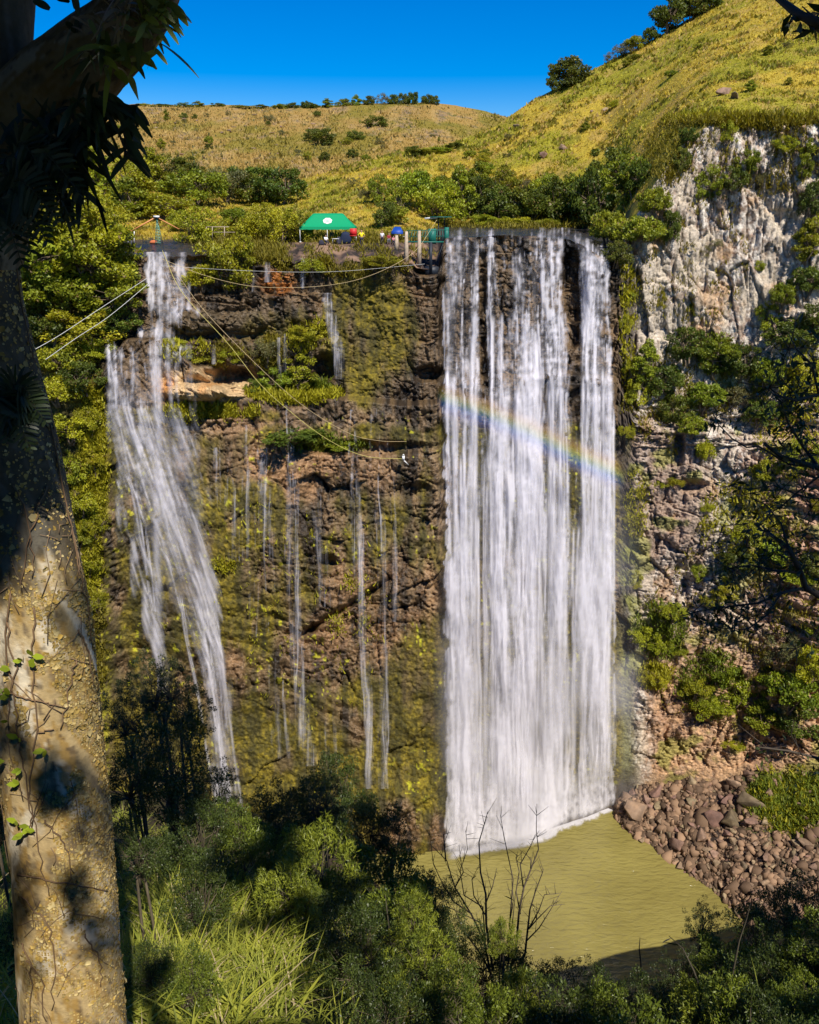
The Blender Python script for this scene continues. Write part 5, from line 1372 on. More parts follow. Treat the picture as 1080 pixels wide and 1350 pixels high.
# the viewing platform
def platform():
    Yp = 89.2
    o = thing('viewing_platform', 'green-railed steel platform on posts jutting out over the cliff edge', 'platform', V(562, 320, Yp))
    base = np.array(P3(562, 320, Yp))
    def L(px, py, dy=0.0): return P3(px, py, Yp + dy) - base
    m = MB()
    for (x0, x1) in ((536, 592),):
        a = L(x0, 319); b = L(x1, 319)
        m.box(((a + b) / 2 + np.array([0, .6, 0])), (b[0] - a[0], 1.4, .12))
    m.build('deck', teal, o)
    for (px, yt, yb, dy) in ((523, 310, 330, 1.2), (536, 305, 350, 0), (553, 304, 351, 0)):
        m = MB(); m.tube([L(px, yb, dy), L(px, (yt + yb) / 2, dy), L(px, yt, dy)], [.26, .22, .15], 8); m.build('post', post_m, o)
    for dy in (0, 1.3):
        m = MB(); m.bar(L(536, 304, dy), L(592, 303, dy), .07); m.bar(L(536, 312, dy), L(592, 311, dy), .05)
        for i, px in enumerate(np.linspace(537, 591, 16)):
            lean = 3 if px < 566 else 0
            m.bar(L(px + lean, 304, dy), L(px, 318.5, dy), .05)
        m.build('railing', teal, o)
    m = MB(); a = L(589, 311); m.box(a, (.45, .06, 1.7)); a = L(570, 311.5); m.box(a, (.8, .06, 1.5)); m.build('side_panel', teal, o)
    m = MB(); m.bar(L(568, 363), L(568, 319), .32); m.build('column', blackm, o)
    m = MB(); m.bar(L(560, 352), L(567, 324), .08); m.bar(L(573, 352), L(585, 319), .08); m.build('brace', blackm, o)
    m = MB(); c = L(570, 358); m.box(c + np.array([0, .4, 0]), (1.35, 1.0, 1.0), taper=1.1); m.build('footing', blackm, o)
    m = MB(); m.bar(L(560, 357), L(568, 356), .12); m.build('step_bar', blackm, o)
    m = MB(); m.bar(L(578, 319, .3), L(578, 287, .3), .12); m.bar(L(586, 319, 1.2), L(586, 288, 1.2), .08); m.build('mast', blackm, o)
    m = MB(); a = L(576, 286, .3); m.box(a + np.array([.4, 0, 0]), (2.2, 1.3, .08)); m.build('roof_sheet', teal, o)
    m = MB(); m.bar(L(560, 288, 0), L(577, 286.5, 0), .16); m.build('roof_beam', white_p, o)
    return o
platform()
person(573, 319, 17, 'stand', 'person in dark clothes and helmet standing on the green platform under its roof', dkc, dkc, Y=89.9)
# the rope tower over the left river
def cable_tower():
    Yp = on_surface(207, 322)
    o = thing('cable_tower', 'slender green lattice mast with two orange sloping beams over the left river', 'tower', V(207, 322, Yp))
    base = np.array(P3(207, 322, Yp))
    def L(px, py, dy=0.0): return P3(px, py, Yp + dy) - base
    m = MB()
    for (xb, dy) in ((205, 0), (211.5, 0), (205, .7), (215, .7)):
        m.bar(L(xb, 323, dy), L(206.5, 286, .3), .06)
    for i in range(9):
        t = i / 9
        y = 320 - 33 * t; xa = 205 + 1.2 * t; xb = 212 - 5 * t
        m.bar(L(xa, y), L(xb, y), .05); m.bar(L(xa, y), L(xb, y - 3.5), .04)
    m.build('mast', simple('pale_green_steel', (.16, .36, .26), rough=.5), o)
    m = MB(); m.bar(L(167, 308), L(206, 286), .13); m.build('beam', orange_m, o)
    m = MB(); m.bar(L(206, 286), L(236, 302, 0), .10); m.build('beam', orange_m, o)
    m = MB(); m.box(L(206.5, 285.5), (.6, .4, .2)); m.build('cap', white_p, o)
    for x in (169, 173, 177):
        m = MB(); m.bar(L(x, 309 - (x - 169) * .5), L(x, 322), .09); m.build('post', white_p, o)
    m = MB(); m.bar(L(169, 313), L(177, 313), .05); m.build('rail', white_p, o)
cable_tower()
o = bag(203, 321, 10, 4, simple('orange_tarp', (.55, .16, .06)), 'orange covered heap at the foot of the lattice mast', 'tarp_heap', 'heap')
m = MB()
for x in (272, 280, 296): m.bar(P3(x, 316, 98), P3(x, 299, 98), .08)
m.bar(P3(270, 299, 98), P3(302, 299, 98), .07); m.bar(P3(272, 306, 98), P3(310, 306, 98), .05)
m.build('timber_fence', post_m, label='low pale timber rail fence on the bank between river and tent', cat='fence')
# ropes
def rope(pts, r, m, label, name='rope', cat='rope', sag=0.0):
    P = np.array([P3(*p) for p in pts]); t = np.linspace(0, len(P) - 1, 12 * len(P))
    i = np.clip(t.astype(int), 0, len(P) - 2); f = (t - i)[:, None]
    Pm = np.concatenate([2 * P[:1] - P[1:2], P, 2 * P[-1:] - P[-2:-1]])
    p0, p1, p2, p3 = Pm[i], Pm[i + 1], Pm[i + 2], Pm[i + 3]
    Q = .5 * (2 * p1 + (p2 - p0) * f + (2 * p0 - 5 * p1 + 4 * p2 - p3) * f ** 2 + (3 * p1 - p0 - 3 * p2 + p3) * f ** 3)
    b = MB(); b.tube(Q, r, 5, None)
    return b.build(name, m, label=label, cat=cat)
cab = simple('pale_cable', (.55, .55, .52), rough=.5); ropem = simple('tan_rope', (.55, .42, .22), rough=.8); yrope = simple('yellow_rope', (.50, .44, .12), rough=.8)
rope([(40, 464, 70), (80, 441, 72), (130, 408, 76), (195, 366, 82)], .026, cab, 'upper of two taut pale cables at the far left', 'cable', 'cable')
rope([(60, 474, 70), (100, 446, 73), (145, 416, 77), (198, 372, 82)], .026, cab, 'lower of two taut pale cables at the far left', 'cable', 'cable')
rope([(576, 290, 88.4), (550, 328, 87), (520, 349, 85.5), (480, 366, 84.5), (440, 375, 84), (390, 379, 84), (330, 377, 84), (270, 363, 84.5), (210, 340, 85.5)], .018, ropem, 'long sagging tan rope from the platform roof to the left river')
rope([(208, 350, 84), (330, 357, 84), (440, 358, 85), (560, 348, 86)], .014, cab, 'thin pale level line just below the cliff rim', 'cable', 'cable')
rope([(214, 330, 86), (240, 385, 82), (300, 452, 79.5), (340, 503, 78.5), (376, 537, 78.5), (430, 578, 79), (480, 601, 80), (531, 605, 81.5)], .025, yrope, 'yellow rope slanting down across the left face to the pulley')
rope([(226, 350, 86), (270, 410, 83), (340, 482, 80), (400, 535, 79.5), (460, 571, 80), (500, 581, 81), (536, 582, 82.3)], .018, ropem, 'thin tan rope running above and parallel to the yellow one')
def pulley():
    Pq = P3(532, 605, 81.5); o = thing('rescue_pulley', 'white pulley block with a short white strap at the end of the yellow rope', 'pulley', Pq.tolist())
    m = MB(); m.box((0, 0, .1), (.26, .18, .42)); m.tube([(-.1, 0, .35), (0, 0, .5), (.1, 0, .35)], .05, 5); m.build('block', white_p, o)
    m = MB(); m.bar((.05, 0, -.15), (.5, .35, -.75), .10); m.build('strap', white_p, o)
pulley()
# ------------------------------------------------------------------ the near bank: bushes, grass, overhanging trees
SF = np.array(sun_from[:])
def fg_proto(seed, c0, c1, shape='round', n_leaf=9000, L=.06, n_cl=60, cr=.22, wl=.42):
    rng = np.random.default_rng(seed)
    cen, k, p, g = crown_pts(rng, n_cl, shape, cr, n_leaf)
    t = rng.uniform(0, 1, n_cl)[k] * .6 + rng.uniform(0, 1, n_leaf) * .4
    col = mix(np.ones((n_leaf, 3)) * np.array(c0), np.array(c1), t)
    out = p / (np.linalg.norm(p, axis=1, keepdims=True) + 1e-9) * .4 + g * .6
    v, f, c = leaves(p, out, L, L * wl, rng, col, up=.3)
    v[:, 2] += .8; cen = cen + np.array([0, 0, .8])
    tm = twig_mesh(cen, rng, .03, 4, col=(.10, .08, .05)).mesh('stems', bark_col)
    return mesh_np('foliage', v, f, [dark_leaf_m], {'Col': c}), tm
fgp = {
    'dark': [fg_proto(901 + i, (.022, .038, .010), (.09, .12, .02)) for i in range(3)],
    'twiggy': [fg_proto(911 + i, (.02, .034, .012), (.07, .09, .022), n_leaf=5200, n_cl=90, cr=.13, L=.055) for i in range(2)],
    'green': [fg_proto(921 + i, (.045, .07, .010), (.18, .22, .02), L=.085, n_leaf=6500, cr=.24, wl=.36) for i in range(2)],
    'lance': [fg_proto(931 + i, (.06, .09, .012), (.29, .32, .03), L=.13, wl=.20, n_leaf=5000) for i in range(2)],
}
FLOOK = {'dark': 'dark green leafy', 'twiggy': 'dark fine-twigged', 'green': 'mid green leafy', 'lance': 'bright narrow-leaved'}
frng = random.Random(31)
def fg_plant(px, py_top, w_px, Y, kind, label):
    top = P3(px, py_top, Y); w = w_px * mpp(py_top, Y)
    g = float(bank_z(np.array([top[0]]), np.array([top[1]]))[0])
    h = max(float(top[2]) - g, .6); hc = min(h, w * 1.25)
    o = thing('bush', label, 'bush', (float(top[0]), float(top[1]), g), frng.uniform(0, 6.28))
    fm, tm = frng.choice(fgp[kind])
    for nm, me in (('foliage', fm), ('stems', tm)):
        c = add(nm, me, o); c.scale = (w / 1.9, w / 1.9, hc / 1.8); c.location = (0, 0, h - hc)
    if h > hc + .3:
        m = MB()
        for i in range(3):
            a = frng.uniform(0, 6.28)
            m.tube([(math.cos(a) * w * .05, math.sin(a) * w * .05, -.3), (math.cos(a) * w * .1, math.sin(a) * w * .1, (h - hc) * .5), (math.cos(a) * w * .06, math.sin(a) * w * .06, h - hc + .15 * hc)], [.03 * w, .025 * w, .02 * w], 6, (.10, .08, .05))
        m.build('trunk', bark_col, o)
    return o
FG = [(200, 858, 90, 12.5, 'twiggy', 'dark fine-twigged bush rising highest in front of the left waterfall'), (160, 905, 80, 12, 'twiggy', 'dark fine-twigged bush close behind the big trunk'),
      (235, 895, 80, 13, 'twiggy', 'dark fine-twigged bush in front of the foot of the left waterfall'), (215, 945, 120, 10.5, 'dark', 'dense dark bush below the fine-twigged ones beside the trunk'), (165, 985, 90, 9, 'dark', 'dark bush against the right side of the big trunk'),
      (280, 1010, 80, 11, 'twiggy', 'sparse dark bush whose twigs cross the lower left waterfall'), (245, 1050, 110, 9, 'dark', 'dark bush between trunk and sunlit bamboo grass'), (310, 1062, 70, 10, 'green', 'small sunlit bush in front of the lowest left water'),
      (175, 1080, 80, 7, 'dark', 'low dark bush beside the lit part of the trunk'), (445, 1002, 90, 15, 'dark', 'dark bush with the highest tip at the middle of the bank'), (395, 1045, 100, 13, 'dark', 'dark bush left of the one with the highest tip'),
      (475, 1045, 100, 14, 'dark', 'dark bush right of the one with the highest tip'), (515, 1070, 70, 14, 'twiggy', 'dark twiggy bush with bare ends in front of the mossy wall'), (350, 1085, 90, 11, 'green', 'mid green bush left of centre above the bamboo grass'),
      (420, 1090, 110, 10, 'lance', 'narrow-leaved bush catching the sun at centre'), (500, 1120, 120, 11, 'green', 'mid green bush right of centre below the twiggy one'), (560, 1150, 80, 13, 'dark', 'dark bush at the left shore of the pool'),
      (450, 1165, 130, 8.5, 'dark', 'dark shaded bush in the middle of the bank'), (580, 1190, 80, 10, 'dark', 'dark bush below the left shore of the pool'), (545, 1180, 60, 8, 'lance', 'yellow-green narrow-leaved sapling left of the bare shrub'),
      (640, 1232, 90, 10, 'dark', 'dark bush around the foot of the bare shrub'), (665, 1215, 44, 9, 'lance', 'upright narrow-leaved sapling inside the bare shrub'), (700, 1262, 90, 9.5, 'dark', 'dark bush right of the bare shrub'), (755, 1268, 80, 9, 'twiggy', 'fine-twigged bush under the middle of the pool'),
      (805, 1290, 80, 9, 'dark', 'dark bush at the bottom right of the pool'), (850, 1300, 90, 8, 'dark', 'low dark bush under the near edge of the pool'), (900, 1255, 70, 10, 'twiggy', 'sparse bush whose leaves stand before the near right water'), (935, 1195, 60, 12, 'twiggy', 'twiggy bush reaching up over the right shore'),
      (960, 1240, 90, 10, 'green', 'sunlit bush at the lower right with pale stems'), (915, 1300, 110, 8, 'dark', 'dark bush left of the sunlit one at the lower right'), (1010, 1200, 90, 12, 'dark', 'dark bush below the shaded end of the scree'), (1060, 1160, 90, 13, 'dark', 'dark bush at the right edge under the scree'),
      (1040, 1240, 110, 9, 'dark', 'dark bush in the lower right corner'), (1085, 1210, 90, 9, 'green', 'mid green bush cut by the right edge at the bottom'), (1000, 1290, 110, 7, 'green', 'mid green bush at the bottom right of the picture'), (30, 1190, 80, 6, 'dark', 'dark bush behind the foot of the big trunk'), (-20, 1010, 90, 8, 'dark', 'dark bush left of the lit trunk at the picture edge'),
      (740, 1325, 150, 6.5, 'dark', 'dark shaded bush at the bottom edge right of centre'), (640, 1310, 110, 6.5, 'green', 'green bush at the bottom edge below the bare shrub'), (860, 1345, 150, 6, 'green', 'green bush at the bottom edge under the pool'), (1040, 1330, 120, 5.5, 'dark', 'dark bush filling the bottom right corner'), 
      (190, 1250, 70, 5.5, 'dark', 'dark bush at the foot of the trunk on its right')]
FG += [(330, 1105, 110, 9, 'green', 'leafy green bush above the left end of the bamboo grass'), (380, 1130, 90, 8, 'lance', 'narrow-leaved bush just above the brightest bamboo grass'), (520, 1165, 110, 9, 'green', 'leafy green bush above the right end of the bamboo grass'),
       (470, 1205, 110, 7, 'dark', 'dark leafy bush sunk in the middle of the bamboo grass'), (555, 1230, 100, 7, 'lance', 'narrow-leaved bush right of the bamboo grass under the bare twigs'), (260, 1140, 90, 7.5, 'dark', 'dark leafy bush left of the bamboo grass'), 
       (250, 1260, 80, 5.2, 'green', 'small leafy bush near the bottom left beside the trunk'), (500, 1290, 110, 5.4, 'dark', 'dark leafy bush at the bottom edge in the grass'), (590, 1280, 90, 6, 'green', 'leafy green bush at the bottom right of the grass'),
       (680, 1290, 90, 7, 'lance', 'narrow-leaved bush under the right bare twigs'), (790, 1310, 90, 7, 'green', 'leafy green bush low under the middle of the pool'), (940, 1290, 90, 7.5, 'lance', 'narrow-leaved sunlit bush at the lower right'), (1075, 1290, 80, 6.5, 'green', 'leafy bush at the bottom right edge'), (360, 1040, 90, 12, 'dark', 'dark leafy bush standing left of centre before the mossy wall'),
       (420, 1020, 80, 12.5, 'twiggy', 'twiggy dark bush beside the highest tip of the bank'), ]
for a in FG: fg_plant(*a)
def bank_pt(px, py):
    """where the sight line meets the near bank"""
    Y = np.linspace(1.2, 45, 260)
    P = P3(px, py, Y); z = bank_z(P[:, 0], P[:, 1])
    i = np.argmax(P[:, 2] < z)
    return P[i] if (P[:, 2] < z).any() else None
def near_grass():
    rng = np.random.default_rng(55)
    spots = []
    for (x0, x1, y0, y1, n, r) in ((215, 560, 1195, 1400, 560, .85), (-60, 60, 1100, 1400, 110, .8), (150, 260, 1080, 1400, 150, .8), (520, 1150, 1290, 1470, 420, .7)):
        for _ in range(n):
            px = rng.uniform(x0, x1); py = rng.uniform(y0, y1)
            p = bank_pt(px, py)
            if p is not None and 3.6 < p[1] < 24 and fbm(p[0] * 1.1, p[1] * 1.1, 2, 57) > .40: spots.append((*p, r))
    S_ = np.array(spots); n = len(S_); k = 54
    base = np.repeat(S_[:, :3], k, 0) + rng.normal(size=(n * k, 3)) * np.array([.16, .16, .04])
    lit = np.repeat(S_[:, 3], k)
    cl = mix(np.ones((n * k, 3)) * np.array([.14, .18, .02]), np.array([.40, .40, .05]), np.repeat(rng.uniform(0, 1, n), k) * .6 + rng.uniform(0, .4, n * k))
    dead = rng.random(n * k) < .08; cl[dead] = np.array([.50, .40, .22])
    h = rng.uniform(.28, .80, n * k) * lit * np.repeat(rng.uniform(.7, 1.35, n), k) * np.clip(np.repeat(S_[:, 1], k) / 7, .6, 1.3)
    v, f, c = blades(base, h, np.full(n * k, .019) * rng.uniform(.6, 1.5, n * k), rng, cl, .75, 4, .8)
    add('bank_grass', mesh_np('bank_grass', v, f, [grass_m], {'Col': c}, True), kind='stuff')
near_grass()

# bare shrub standing before the pool
def bare_shrub():
    Y = 10.5; root = P3(650, 1290, Y); g = float(bank_z(np.array([root[0]]), np.array([root[1]]))[0])
    o = thing('bare_shrub', 'leafless dark shrub with many forked twigs standing before the pool', 'shrub', (float(root[0]), Y, g))
    lines = [[(650, 1300), (640, 1240), (622, 1205), (600, 1170), (588, 1135), (566, 1112)], [(622, 1205), (598, 1190), (585, 1170), (572, 1140), (566, 1095)], [(600, 1170), (612, 1150), (606, 1128)], [(588, 1135), (586, 1100), (592, 1098)],
             [(640, 1240), (636, 1195), (612, 1180), (606, 1150), (615, 1120), (614, 1095)], [(650, 1280), (642, 1220), (641, 1180), (634, 1150), (632, 1110), (640, 1080), (643, 1070)], [(641, 1190), (650, 1170), (655, 1145)], [(642, 1210), (625, 1180), (622, 1160), (628, 1155)],
             [(665, 1310), (680, 1250), (686, 1205), (690, 1170), (700, 1145), (711, 1120), (707, 1095), (708, 1060)], [(686, 1205), (680, 1175), (684, 1150), (680, 1130), (688, 1125)], [(690, 1170), (686, 1140), (700, 1115), (706, 1100)], [(700, 1145), (700, 1130)],
             [(675, 1300), (692, 1255), (697, 1225), (700, 1200), (706, 1175), (716, 1150), (717, 1145)], [(697, 1225), (712, 1200), (716, 1180), (738, 1178)], [(697, 1225), (708, 1212), (726, 1195), (745, 1192)], [(695, 1240), (712, 1222), (728, 1200), (741, 1175)],
             [(676, 1260), (672, 1220), (676, 1185), (674, 1155)], [(672, 1220), (678, 1160), (664, 1100), (660, 1075)], [(640, 1240), (632, 1215), (590, 1195), (574, 1150)], [(650, 1290), (636, 1260), (610, 1225), (596, 1190)]]
    rng = np.random.default_rng(8); m = MB(); stems = MB()
    dy = 0
    for i, l in enumerate(lines):
        p = np.array([P3(a, b, Y + .12 * math.sin(i * 2.1 + j * .7)) for j, (a, b) in enumerate(l)]) - np.array([root[0], Y, g])
        p[1:-1] += rng.normal(size=p[1:-1].shape) * .01
        r = np.linspace(.024 if l[0][1] > 1270 else .013, .0035, len(l))
        (stems if l[0][1] > 1270 else m).tube(p, r, 5, (.11, .085, .065))
        for j in range(1, len(l)):
            for _ in range(3):
                q = p[j - 1] + (p[j] - p[j - 1]) * rng.random(); d = rng.normal(size=3) * .10 + np.array([0, 0, .14])
                m.tube([q, q + d * .6, q + d], [.005, .0035, .002], 4, (.06, .045, .035))
    base = MB(); 
    for s_ in ((650, 1295), (665, 1305), (675, 1298)):
        q = P3(*s_, Y) - np.array([root[0], Y, g]); base.tube([(0, 0, -.2), q * .5, q], [.07, .05, .034], 6, (.06, .045, .035))
    base.build('stem_base', bark_col, o); stems.build('stems', bark_col, o); m.build('twigs', bark_col, o)
bare_shrub()

# seedlings silhouetted against the pool
def sapling(pts, Y, leaf, label, n, cw=(.03, .045, .012)):
    p = np.array([P3(a, b, Y) for a, b in pts]); g = float(bank_z(p[:1, 0], p[:1, 1])[0])
    base = np.array([p[0, 0], p[0, 1], g]); o = thing('sapling', label, 'sapling', base.tolist())
    m = MB(); q = np.concatenate([[np.zeros(3)], p - base]); m.tube(q, np.linspace(.02, .004, len(q)), 5, (.07, .06, .04)); m.build('stem', bark_col, o)
    rng = np.random.default_rng(n); L = MB()
    for i in range(n):
        t = (i + .5) / n * (len(pts) - 1); k = int(min(t, len(pts) - 2)); c = p[k] + (p[k + 1] - p[k]) * (t - k) - base
        d = np.array([1 if i % 2 else -1, rng.normal() * .4, rng.uniform(-.2, .5)]); d /= np.linalg.norm(d); sd = np.cross(d, [0, .8, .6]); sd /= np.linalg.norm(sd)
        s = leaf * rng.uniform(.7, 1.2)
        v = np.array([c, c + d * s * .35 + sd * s * .17, c + d * s * .75 + sd * s * .12 - [0, 0, s * .05], c + d * s - [0, 0, s * .12], c + d * s * .75 - sd * s * .12 - [0, 0, s * .05], c + d * s * .35 - sd * s * .17])
        L = MB(); L.put(v, [[0, 1, 5, 5], [1, 2, 4, 5], [2, 3, 4, 4]], np.array(cw) * rng.uniform(.7, 1.6)); L.build('leaf', dark_leaf_m, o)
sapling([(846, 1300), (845, 1270), (843, 1250), (844, 1236)], 9, .11, 'thin seedling with paired leaves standing alone against the pool', 10)
sapling([(925, 1310), (915, 1280), (900, 1250), (882, 1234)], 8, .24, 'leaning seedling with long drooping leaves before the pool', 9)
sapling([(520, 1290), (516, 1250), (512, 1215), (508, 1180)], 8, .14, 'pale yellow-green seedling left of the bare shrub', 16, (.22, .22, .03))
sapling([(668, 1290), (672, 1250), (676, 1215), (680, 1175)], 9.5, .17, 'yellowish long-leaved seedling among the bare twigs', 14, (.20, .22, .03))
sapling([(965, 1290), (975, 1240), (985, 1210), (990, 1190)], 9, .13, 'pale-stemmed seedling over the shaded near shore', 12, (.12, .14, .03))

# ------------------------------------------------------------------ the big tree on the left
bark_big = mat('smooth_tan_bark', attr='Col', rough=.85, noise=.22, nscale=22, bump=.55, bscale=30, bdist=.012, spec=.2)
def rough_tube(path, seg, seed, amp, closed_col):
    """path: list of (px, py, radius px, Y); a lumpy bark cylinder"""
    A = np.array(path, float); n = len(A)
    t = np.linspace(0, n - 1, 90 * n // 2); k = np.clip(t.astype(int), 0, n - 2); f = (t - k)[:, None]
    Ap = np.concatenate([2 * A[:1] - A[1:2], A, 2 * A[-1:] - A[-2:-1]]); p0, p1, p2, p3 = Ap[k], Ap[k + 1], Ap[k + 2], Ap[k + 3]
    Q = .5 * (2 * p1 + (p2 - p0) * f + (2 * p0 - 5 * p1 + 4 * p2 - p3) * f ** 2 + (3 * p1 - p0 - 3 * p2 + p3) * f ** 3)
    C3 = P3(Q[:, 0], Q[:, 1], Q[:, 3]); dep = (C3[:, 1]) * cp - (C3[:, 2] - CAMZ) * sp
    r = Q[:, 2] * dep / FP
    tan = np.gradient(C3, axis=0); tan /= np.linalg.norm(tan, axis=1, keepdims=True)
    a = np.cross(tan, np.array([0, 1.0, 0])); a /= np.linalg.norm(a, axis=1, keepdims=True); b = np.cross(a, tan)
    th = np.linspace(0, 2 * math.pi, seg, endpoint=False)
    s = np.concatenate([[0], np.cumsum(np.linalg.norm(np.diff(C3, axis=0), axis=1))])
    U = th[None] / (2 * math.pi) * 12 + 0 * s[:, None]; Vv = s[:, None] * 6 + 0 * U
    cx, sx = np.cos(th)[None] + 0 * Vv, np.sin(th)[None] + 0 * Vv
    nz = fbm(cx * 1.1 + Vv * .25, sx * 1.1 + Vv * .3 + 5, 3, seed) - .5
    fine = fbm(cx * 5 + 3, Vv * 1.4 + sx * 5, 4, seed + 4, .6) - .5
    R_ = r[:, None] * .94 * (1 + nz * amp * 1.6 + fine * amp * .4)
    P = C3[:, None] + R_[..., None] * (a[:, None] * np.cos(th)[None, :, None] + b[:, None] * np.sin(th)[None, :, None])
    i = np.arange(len(s) * seg).reshape(len(s), seg); j = np.roll(i, -1, 1)
    F = np.stack([i[:-1], j[:-1], j[1:], i[1:]], -1).reshape(-1, 4)
    N = (a[:, None] * np.cos(th)[None, :, None] + b[:, None] * np.sin(th)[None, :, None])
    return P, N, F, (cx, sx, Vv), r, C3
def bark_colour(cx, sx, Vv, seed):
    n = fbm(cx * 2 + 3, Vv * .7 + sx * 2, 4, seed); f = fbm(cx * 7, Vv * 2.2 + sx * 7, 4, seed + 2, .6)
    c = mix(np.ones(cx.shape + (3,)) * np.array([.42, .31, .15]), np.array([.60, .52, .38]), ss(.50, .68, n))
    c = mix(c, np.array([.33, .20, .05]), ss(.50, .62, f) * .8)
    c = mix(c, np.array([.16, .12, .07]), ss(.60, .72, fbm(cx * 3 + 9, Vv * 1.5 + sx * 3, 4, seed + 6)) * .8)
    c = mix(c, np.array([.09, .065, .045]), ss(.66, .74, fbm(cx * 12, Vv * 3 + sx * 12, 3, seed + 8)) * .7)
    return c
TRUNK = [(113, 1640, 78, 2.95), (105, 1500, 74, 3.0), (98, 1350, 70, 3.0), (88, 1200, 68, 3.0), (80, 1100, 69, 3.0), (70, 1000, 68, 3.0), (62, 900, 66, 3.0), (54, 800, 64, 3.0), (38, 700, 62, 3.0), (16, 600, 62, 3.02), (-8, 500, 62, 3.05), (-30, 400, 61, 3.08), (-38, 320, 62, 3.1), (-30, 240, 58, 3.1),
         (-20, 150, 56, 3.1), (-12, 50, 54, 3.1), (-8, -60, 54, 3.1), (-10, -200, 56, 3.0), (-20, -380, 52, 2.9), (-30, -620, 46, 2.7)]
LIMB = [(-30, 330, 62, 3.1), (-8, 240, 60, 3.08), (26, 172, 64, 3.04), (72, 116, 62, 3.0), (118, 74, 54, 2.95), (160, 38, 48, 2.9), (192, -10, 44, 2.85), (212, -70, 40, 2.8), (240, -180, 36, 2.6), (290, -330, 30, 2.3)]
def big_tree():
    rng = np.random.default_rng(61)
    g0 = P3(113, 1640, 2.95)
    o = thing('tree', 'big leaning tree at the left edge with crusty lichen on its sunlit tan trunk', 'tree', (float(g0[0]), float(g0[1]), float(g0[2])))
    G = np.array(o.location[:])
    P, N, F, (cx, sx, Vv), r, C3 = rough_tube(TRUNK, 110, 950, .085, None)
    # burl and hollow on the trunk
    bc = bark_colour(cx, sx, Vv, 960)
    # shade painted into the bark colour: upper stem darkened in noisy patches
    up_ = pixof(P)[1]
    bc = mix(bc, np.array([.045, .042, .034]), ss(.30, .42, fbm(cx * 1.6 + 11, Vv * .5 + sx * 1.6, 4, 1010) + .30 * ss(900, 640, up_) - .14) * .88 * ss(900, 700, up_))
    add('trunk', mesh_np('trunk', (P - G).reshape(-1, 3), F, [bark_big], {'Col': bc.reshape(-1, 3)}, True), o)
    P2, N2, F2, (c2, s2, V2), r2, C32 = rough_tube(LIMB, 80, 970, .12, None)
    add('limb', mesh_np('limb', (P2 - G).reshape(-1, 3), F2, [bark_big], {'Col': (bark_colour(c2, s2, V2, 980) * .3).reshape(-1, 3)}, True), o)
    # flakes of lichen, each a small lobed plate standing off the bark
    ii = rng.integers(0, P.shape[0], 170000); jj = rng.integers(0, P.shape[1], 170000)
    c = P[ii, jj]; nn = N[ii, jj]; ppx, ppy = pixof(c)
    facing = nn[:, 1] < .25
    dens = fbm(cx[ii, jj] * 2.2 + 4, Vv[ii, jj] * .8 + sx[ii, jj] * 2.2, 4, 990)
    side = nn[:, 0] * .16
    keep = facing & (dens + side > .52) & (ppy > 100) & (rng.random(170000) < np.where(ppy > 780, .9, .12))
    c, nn = c[keep], nn[keep]; n = len(c)
    t1 = np.cross(nn, rng.normal(size=(n, 3))); t1 /= np.linalg.norm(t1, axis=1, keepdims=True); t2 = np.cross(nn, t1)
    s = rng.lognormal(-5.3, .45, n)[:, None]
    th = np.linspace(0, 2 * math.pi, 7, endpoint=False)
    ring = c[:, None] + s[:, None] * (t1[:, None] * np.cos(th)[None, :, None] + t2[:, None] * np.sin(th)[None, :, None]) * rng.uniform(.45, 1.25, (n, 7, 1)) + nn[:, None] * (s[:, None] * rng.uniform(-.1, .75, (n, 7, 1)))
    v = np.concatenate([ring, (c + nn * s * .1)[:, None]], 1).reshape(-1, 3)
    k = np.arange(7); f = np.stack([k, (k + 1) % 7, np.full(7, 7)], 1)
    cl = mix(np.ones((n, 3)) * np.array([.40, .26, .055]), np.array([.52, .42, .20]), rng.uniform(0, 1, n) ** 1.4) * rng.uniform(.55, 1.15, (n, 1))
    add('lichen', mesh_np('lichen', v, (f[None] + (np.arange(n) * 8)[:, None, None]).reshape(-1, 3), [mat('lichen_crust', attr='Col', rough=.9)], {'Col': np.repeat(cl, 8, 0)}), o).location = (-G).tolist()
    # creeping roots and vines held against the bark
    m = MB(); L = MB()
    def surf(px, py, lift=.008):
        d2 = (np.abs(pixof(P)[0] - px) + np.abs(pixof(P)[1] - py)) + (N[..., 1] > 0) * 1e4
        a = np.unravel_index(np.argmin(d2), d2.shape); return P[a] + N[a] * lift
    vines = [[(14, 780), (10, 860), (22, 930), (30, 1000), (40, 1060), (44, 1100)], [(44, 800), (42, 860), (50, 960), (38, 1040), (52, 1110), (64, 1180)], [(0, 906), (30, 918), (60, 925), (84, 932)], [(50, 965), (70, 960)],
             [(100, 830), (112, 850), (118, 880), (122, 905)], [(30, 1180), (60, 1210), (74, 1260), (70, 1330)], [(110, 1230), (128, 1260), (134, 1300)], [(20, 1150), (70, 1160), (100, 1165), (140, 1175)], [(40, 1265), (56, 1290), (60, 1345)], [(20, 1230), (44, 1270), (40, 1345)],
             [(70, 560), (84, 640), (96, 720), (112, 790), (124, 850)], [(60, 1080), (84, 1110), (96, 1150)], [(12, 820), (20, 880), (14, 960)], [(98, 870), (92, 900), (80, 960)], [(36, 350), (30, 420), (44, 480)], [(60, 640), (40, 700), (44, 760)], [(20, 640), (40, 690), (30, 780)]]
